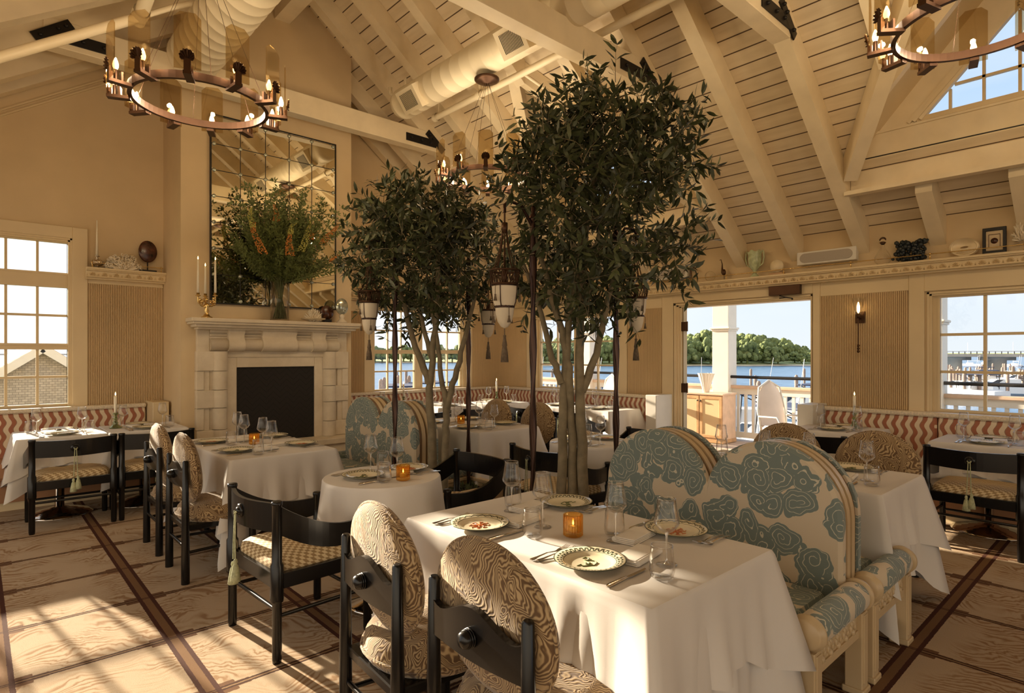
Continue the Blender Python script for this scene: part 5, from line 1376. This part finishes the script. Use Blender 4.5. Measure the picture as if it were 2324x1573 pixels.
def outchair(loc,rz,label):
    t=thing('terrace_chair',label,'chair',loc,rz,'terrace chairs')
    m=MB()
    for x,y in ((-.2,.2),(-.2,-.2),(.24,.24),(.24,-.24)):m.tube([(x,y,0),(x,y,.42)],.013,8)
    m.tube([(-.22,-.25,.42),(-.26,-.26,.7),(-.30,-.20,1.02),(-.31,0,1.12),(-.30,.2,1.02),(-.26,.26,.7),(-.22,.25,.42)],.014,8);m.tube([(-.24,.26,.62),(.1,.3,.64),(.22,.27,.42)],.012,8);m.tube([(-.24,-.26,.62),(.1,-.3,.64),(.22,-.27,.42)],.012,8);obj('chair_frame',m,MT['white'],t)
    m=MB();m.box(-.24,-.25,.41,.27,.25,.50,0,.03);obj('seat',m,MT['cushion'],t)
    m=MB();m.grid(lambda u,v:(-.22-.10*(v)-.035*cos(2*pi*u)*abs(cos(2*pi*u)),.24*sin(2*pi*u)*min(1,1.6*sqrt(max(0,1-v))+.02),.48+.63*v),20,14,0,True,True);obj('backrest',m,MT['cushion'],t)
outchair((8.32,3.5,0),radians(-108),'white oval-back terrace chair with tufted cushion beside the railing');outchair((8.5,7.0,0),radians(160),'white round-backed terrace chair seen through the wide window')
def outtable(loc,label,mt):
    t=thing('terrace_table',label,'table',loc,0,'terrace tables');m=MB();m.lathe([(0,.73),(.42,.73),(.42,.75),(0,.755)],36);obj('table_top',m,mt,t);m=MB();m.lathe([(0,0),(.25,0),(.22,.02),(.04,.05),(.035,.73)],20);obj('pedestal',m,MT['iron'],t);return t
outtable((9.05,3.18,0),'round terrace table draped in white by the doorway edge',MT['white'])
m=MB();m.grid(lambda u,v:((.43+(.015+.05*(.5+.5*sin(18*pi*u)))*v)*cos(2*pi*u),(.43+(.015+.05*(.5+.5*sin(18*pi*u)))*v)*sin(2*pi*u),-.55*v+.012),90,5,0,True,True);m.add([(.43*cos(2*pi*i/60),.43*sin(2*pi*i/60),.012) for i in range(60)],[tuple(range(60))])
tag(obj('tablecloth',m,MT['cloth'],None,(9.05,3.18,.752)),'white cloth hanging over the round terrace table','tablecloth')
outtable((9.1,1.15,0),'bare round terrace table outside the harbour window',pmat('grey_table_top',(.42,.43,.46),.5))
outtable((8.7,6.4,0),'round terrace table outside the wide window',MT['white'])
# ------------------------------------------------------------------ water, island, harbour
CAM_AZ=radians(47.7)
def pol(b,d):
    """bearing b degrees clockwise from the room's long diagonal, d metres from the dining room"""
    a=CAM_AZ-radians(b);d=d/cos(radians(b));return Vector((d*cos(a),d*sin(a),0))
WZ=-3.2
mb=MB();N=24
mb.add([(11,-1500,WZ),(2500,-1500,WZ),(2500,2500,WZ),(11,2500,WZ)],[(0,1,2,3)]);mb.add([(2,30,WZ),(11,30,WZ),(11,2500,WZ),(-400,2500,WZ),(-400,400,WZ)],[(0,1,2,3,4)])
wt=struct('water',mb,MT['water'])
rnd=random.Random(5)
def landmass(name,bs,d0,d1,h,mat):
    m=MB();n=40
    for k,(q,z) in enumerate(((0,-.2),(.06,.5),(.2,h*.5),(.5,h),(1,h))):
        for i in range(n):
            b=bs[0]+(bs[1]-bs[0])*i/(n-1);e=min(1,min(i,n-1-i)/4)
            p=pol(b,d0+(d1-d0)*q+3*sin(i*.9)*(1-q)+14*(1-e)*(1-q));m.v.append((p.x,p.y,WZ+z*e+.02))
    for k in range(4):
        for i in range(n-1):m.f.append((k*n+i,k*n+i+1,k*n+n+i+1,k*n+n+i));m.m.append(0 if k<1 else 1);m.s.append(True)
    return struct(name,m,[MT['sand'],MT['marsh']])
landmass('land_island',(-1,33),225,330,2.5,0);landmass('land_shore',(-16,2),300,420,2.,0);landmass('land_horizon',(30,52),900,1300,6,0)
TM=[]
for s in range(5):
    r2=random.Random(100+s);m=MB()
    for k in range(75):
        a=r2.uniform(0,2*pi);rr=.62*sqrt(r2.random());z=r2.uniform(.25,.97)
        rr*=(1.2-z*.75);m.ball((rr*cos(a),rr*sin(a),z),r2.uniform(.09,.19),7,5)
    m.tube([(0,0,-.1),(0,0,.5)],.06,6);TM.append(m.mesh('island_tree',MT['isle']))
def itree(b,d,h,w,k,label,grp):
    o=bpy.data.objects.new('island_tree',TM[k%5]);C.objects.link(o);p=pol(b,d);o.location=(p.x,p.y,WZ+.9);o.scale=(w,w,h);o.rotation_euler=(0,0,k*1.7)
    tag(o,label,'tree',grp)
def hgt(b):
    px=1162+1344*tan(radians(b))
    pts=[(1150,790),(1215,772),(1300,770),(1400,760),(1540,770),(1590,756),(1650,760),(1690,755),(1740,768),(1790,775),(1843,792),(1950,800),(2100,803)]
    for (a,ya),(c,yc) in zip(pts,pts[1:]):
        if a<=px<=c:return ya+(yc-ya)*(px-a)/(c-a)
    return 800
k=0
for row,d in enumerate((238,255,275)):
    for i in range(34):
        b=-.2+i*.82+rnd.uniform(-.3,.3);y=hgt(b)+rnd.uniform(-2,7)+(14,6,0)[row]
        h=max(2.5,(803-y)*d/1344+1.5-WZ-1.1)
        itree(b,d+rnd.uniform(-5,5),h,h*rnd.uniform(.55,.85)+1.5,k,'leafy green tree in the wooded island stand across the water','trees on the island');k+=1
for i in range(26):
    b=-15+i*.66;itree(b,310+rnd.uniform(-8,8),rnd.uniform(5,8.5),rnd.uniform(5,8),k,'hazy green tree on the far shore beyond the twin window','trees on the far shore');k+=1
t=thing('bridge','long low concrete road bridge across the harbour','bridge',(0,0,0))
A,B=pol(33,160),pol(47,135);A.z=B.z=1.1
m=MB();m.beam(A,B,7.,.75);obj('bridge_deck',m,MT['conc'],t)
m=MB();m.beam(A+Vector((0,0,1.0)),B+Vector((0,0,1.0)),6.8,.10);
for i in range(40):
    p=A.lerp(B,i/39)+Vector((0,0,.7));m.box(p.x-.08,p.y-.08,p.z-.4,p.x+.08,p.y+.08,p.z+.3)
obj('bridge_parapet',m,MT['conc'],t)
for b in (36.6,39.2,42.):
    q=(b-33)/14;p=A.lerp(B,q);m=MB();m.lathe([(1.9,WZ-.5),(1.9,-.2),(2.6,0.3),(2.6,.75)],16,(p.x,p.y,0));m.beam((p.x-2.5,p.y+3,.3),(p.x+2.5,p.y-3,.3),1.4,.9);obj('bridge_pier',m,MT['conc'],t)
def make_boat():
    t=thing('motor_boat','','boat')
    m=MB();n=11;vs=[];L=7.
    for i in range(n):
        q=i/(n-1);x=-L/2+L*q;w=1.25*(1-max(0,(q-.45)/.55)**2.2)+.02;sh=.85+.45*q**2
        vs+=[(x,-w*.35,-.3),(x,-w,.25),(x,-w,sh),(x,-w*.86,sh+.03),(x,w*.86,sh+.03),(x,w,sh),(x,w,.25),(x,w*.35,-.3)]
    fs=[]
    for i in range(n-1):
        for k in range(8):
            l=(k+1)%8;fs.append((i*8+k,i*8+8+k,i*8+8+l,i*8+l))
    fs+=[tuple(range(8)),tuple(range((n-1)*8,n*8))[::-1]];m.add(vs,fs,0,False);obj('hull',m,MT['boat'],t)
    m=MB();m.prism([(-1.2,.9),(1.9,1.1),(1.0,1.75),(-1.1,1.8)],(0,-.95,0),(1,0,0),(0,0,1),(0,1.9,0));cb=obj('cabin',m,MT['boat'],t)
    m=MB();m.prism([(1.0,1.3),(1.75,1.25),(.98,1.72),(.4,1.74)],(0,-.97,0),(1,0,0),(0,0,1),(0,1.94,0));obj('windshield',m,MT['bglass'],cb)
    m=MB();
    for x in (-2.6,-1.2,.2):m.tube([(x,-1.05,1.),(x-.1,-.95,2.5),(x-.1,.95,2.5),(x,1.05,1.)],.035,6)
    m.tube([(-2.7,-.9,1.2),(.1,-.95,2.48)],.03,6);m.tube([(-2.7,.9,1.2),(.1,.95,2.48)],.03,6);obj('canopy_frame',m,MT['iron'],t)
    m=MB();m.box(-2.9,-1.0,2.48,.3,1.0,2.58,0,.04);obj('canopy',m,MT['navy'],t)
    m=MB();m.tube([(-1.,0,2.5),(-1.3,0,4.4)],.012,5);obj('antenna',m,MT['boat'],t);return t
boat=once(make_boat)
bl=[(21.6,31,1.9,'white motor boat with dark canopy frame beyond the terrace railing'),(24.2,24,1.2,'white motor boat seen through the railing balusters'),(17.6,36,.6,'white motor boat behind the cane cabinet'),(26.5,40,1.6,'white motor boat out beyond the terrace table'),(4.2,34,2.1,'white motor boat seen at the corner edge of the wide window'),(6.4,30,1.8,'white motor boat with canopy filling the wide window middle'),(8.9,38,2.3,'white motor boat behind the porch column in the wide window'),(2.2,44,1.3,'small looking motor boat by the pole in the wide window'),(-10.5,40,1.0,'white motor boat beyond the fireplace-side casement'),(-6.8,44,.4,'white motor boat beyond the corner-side casement'),
 (37.4,62,1.2,'white motor boat in the harbour window lower corner'),(38.6,75,.3,'white motor boat moored mid harbour behind the first muntin'),(39.8,66,2.0,'white motor boat moored beside the muntin'),(41.,80,1.1,'white motor boat moored in the outer harbour row'),(37.9,92,2.6,'distant white motor boat under the bridge'),(40.4,98,.7,'distant white motor boat beside the bridge pier')]
for b,d,rz,lb in bl:
    p=pol(b,d);boat((p.x,p.y,WZ+.1),rz,lb,'motor boats')
pm=MB();pm.lathe([(.16,-1.5),(.16,2.6),(.1,2.75),(0,2.8)],10);pme=pm.mesh('piling',MT['pile'])
for i in range(64):
    b=36+rnd.uniform(0,5.6) if i<46 else rnd.choice((rnd.uniform(-13,-5),rnd.uniform(18,28),rnd.uniform(2,10)));d=rnd.uniform(58,120) if i<46 else rnd.uniform(40,80)
    o=bpy.data.objects.new('piling',pme);C.objects.link(o);p=pol(b,d);o.location=(p.x,p.y,WZ);tag(o,'weathered wooden mooring piling standing in the harbour','piling','harbour pilings')
def sail(b,d,lb):
    p=pol(b,d);t=thing('sailboat',lb,'boat',(p.x,p.y,WZ),rnd.uniform(0,3),'sailboats');m=MB();m.prism([(-3.4,0),(3,0),(3.8,.9),(-3.5,.8)],(0,-.9,0),(1,0,0),(0,0,1),(0,1.8,0));m.box(-1.2,-.6,.8,1.,.6,1.3,0,.1);obj('hull',m,MT['boat'],t);m=MB();m.tube([(.6,0,.8),(.6,0,9.)],.07,6);m.tube([(.6,0,1.9),(-2.8,0,2.)],.06,6);obj('mast',m,MT['boat'],t)
sail(37.7,230,'moored sailboat under the bridge, at the first pane');sail(38.6,260,'moored sailboat beyond the bridge behind the muntin');sail(40.3,215,'moored sailboat by the second bridge pier')
# floating docks
m=MB()
for b0,d0,b1,d1 in ((35.5,70,43,64),(35.5,95,43,88),(36,120,43,110),(-13,50,-4,50),(17,46,28,44)):
    m.beam(pol(b0,d0)+Vector((0,0,WZ+.3)),pol(b1,d1)+Vector((0,0,WZ+.3)),1.6,.35)
    
tag(obj('floating_dock',m,MT['pile']),'long grey floating docks between the moored boats','dock')
# neighbouring gabled house beyond the gable window
t=thing('gabled_house','grey shingled gabled house with tan roof outside the gable window','house',(1.35,20.,0))
hw,az_,ez=3.2,1.62,-.75
m=MB();m.prism([(-hw,-6),(hw,-6),(hw,ez),(0,az_),(-hw,ez)],(0,0,0),(1,0,0),(0,0,1),(0,9,0));obj('walls',m,MT['shingle'],t)
m=MB()
for s in (-1,1):m.beam((s*hw/2*1.08,-.25,(az_+ez)/2+.08-.09),(s*hw/2*1.08,9.2,(az_+ez)/2+.08-.09),sqrt(hw*hw+(az_-ez)**2)*1.1,.12,0,(s*(az_-ez),0,hw))
obj('roof',m,MT['roof'],t)
m=MB()
for s in (-1,1):m.beam((0,-.27,az_+.02),(s*hw*1.1,-.27,az_+.02-(az_-ez)*1.1),.06,.20)
m.box(-hw,-.06,ez-.25,hw,0,ez-.02);obj('rake_board',m,MT['white'],t)
for x in (-1.2,.55,1.75):
    m=MB();m.box(x-.42,-.05,-2.35,x+.42,0,-1.25);f=obj('window_frame',m,MT['white'],t);m=MB();m.box(x-.32,-.06,-2.25,x+.32,-.04,-1.35);obj('pane',m,MT['bglass'],f)
for i,(x,y,h) in enumerate(((-6,30,5.2),(-2,38,5.6),(7,34,4.4),(12,40,5.2),(-11,36,5.))):
    o=bpy.data.objects.new('leafy_tree',TM[i]);C.objects.link(o);o.location=(x,y,-4.);o.scale=(4.5,4.5,h);tag(o,'leafy tree standing behind the gabled house outside','tree','trees behind the gabled house')
mb=MB();mb.add([(-60,YL+.4,-4.5),(11,YL+.4,-4.5),(11,29.9,-4.5),(-60,90,-4.5)],[(0,1,2,3)]);struct('ground',mb,MT['marsh'])
# ------------------------------------------------------------------ light
EL=radians(15.5);tx=.15
sd=Vector((-tx,1.,0)).normalized()*cos(EL)+Vector((0,0,sin(EL)))
sl=bpy.data.lights.new('sun','SUN');sl.energy=17.;sl.color=(1.,.84,.62);sl.angle=radians(.7)
so=bpy.data.objects.new('sun_light',sl);C.objects.link(so);so.rotation_euler=sd.to_track_quat('Z','Y').to_euler()
l=bpy.data.lights.new('candle_bulb_glow','POINT');l.energy=4.6;l.color=(1.,.80,.55);l.shadow_soft_size=.014
for (x,y,z),rz in zip(CH,(0,.2,.1)):
    for i in range(12):
        a=2*pi*i/12+.13+rz;o=bpy.data.objects.new('candle_bulb_light',l);C.objects.link(o);o.location=(x+.47*cos(a),y+.47*sin(a),z+.125)
w=bpy.data.worlds.new('sky_with_fill');scene.world=w;w.use_nodes=True;nt=w.node_tree;nt.nodes.clear();k=NT(nt)
tc=k.n('ShaderNodeTexCoord').outputs['Generated'];x,y,z=k.xyz(tc)
up=k.ramp(k.m('MAXIMUM',z,0.),[(0.,(.66,.71,.74)),(.12,(.60,.69,.78)),(.45,(.33,.52,.80)),(1.,(.22,.40,.72))])
cl=k.noise(k.vm('MULTIPLY',tc,(1.,1.,3.)),2.2,5.,.55);up=k.mix(k.m('MULTIPLY',k.ramp(cl,[(.5,(0,0,0)),(.75,(1,1,1))]),.35),up,(.82,.82,.82))
dt=k.n('ShaderNodeVectorMath',operation='DOT_PRODUCT');k.L(tc,dt.inputs[0]);dt.inputs[1].default_value=tuple(sd)
gl=k.m('POWER',k.m('MAXIMUM',dt.outputs['Value'],0.),3.);up=k.mix(k.m('MULTIPLY',gl,.9),up,(1.08,1.06,1.0))
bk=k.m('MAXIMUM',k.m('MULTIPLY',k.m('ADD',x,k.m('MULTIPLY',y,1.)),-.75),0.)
up=k.mix(k.m('MINIMUM',bk,1.),up,(1.25,1.06,.80))  # warm glow added behind the camera to warm the room, not sky colour
dn=k.mix(k.m('MINIMUM',bk,1.),(.30,.28,.25),(1.05,.84,.58))  # warm glow below the horizon, added to light the ceiling from beneath
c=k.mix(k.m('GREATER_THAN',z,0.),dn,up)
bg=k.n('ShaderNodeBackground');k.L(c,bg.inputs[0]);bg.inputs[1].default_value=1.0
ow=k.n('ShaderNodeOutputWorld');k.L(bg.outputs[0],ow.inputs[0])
# ------------------------------------------------------------------ camera and view
cam=bpy.data.cameras.new('camera');co_=bpy.data.objects.new('camera',cam);C.objects.link(co_);scene.camera=co_
co_.location=(0,0,1.5);co_.rotation_euler=(pi/2,0,CAM_AZ-pi/2)
cam.sensor_width=36.;cam.lens=1344/2324*36;cam.shift_y=16.5/2324;cam.clip_start=.05;cam.clip_end=4000
scene.view_settings.view_transform='Standard';scene.view_settings.look='None';scene.view_settings.gamma=1.;scene.view_settings.exposure=.42;scene.view_settings.use_curve_mapping=False
cy=scene.cycles
cy.max_bounces=7;cy.diffuse_bounces=4;cy.glossy_bounces=4;cy.transmission_bounces=4;cy.transparent_max_bounces=28
cy.caustics_reflective=False;cy.caustics_refractive=False;cy.sample_clamp_indirect=6.;cy.use_denoising=True
try:cy.denoiser='OPENIMAGEDENOISE'
except Exception:pass
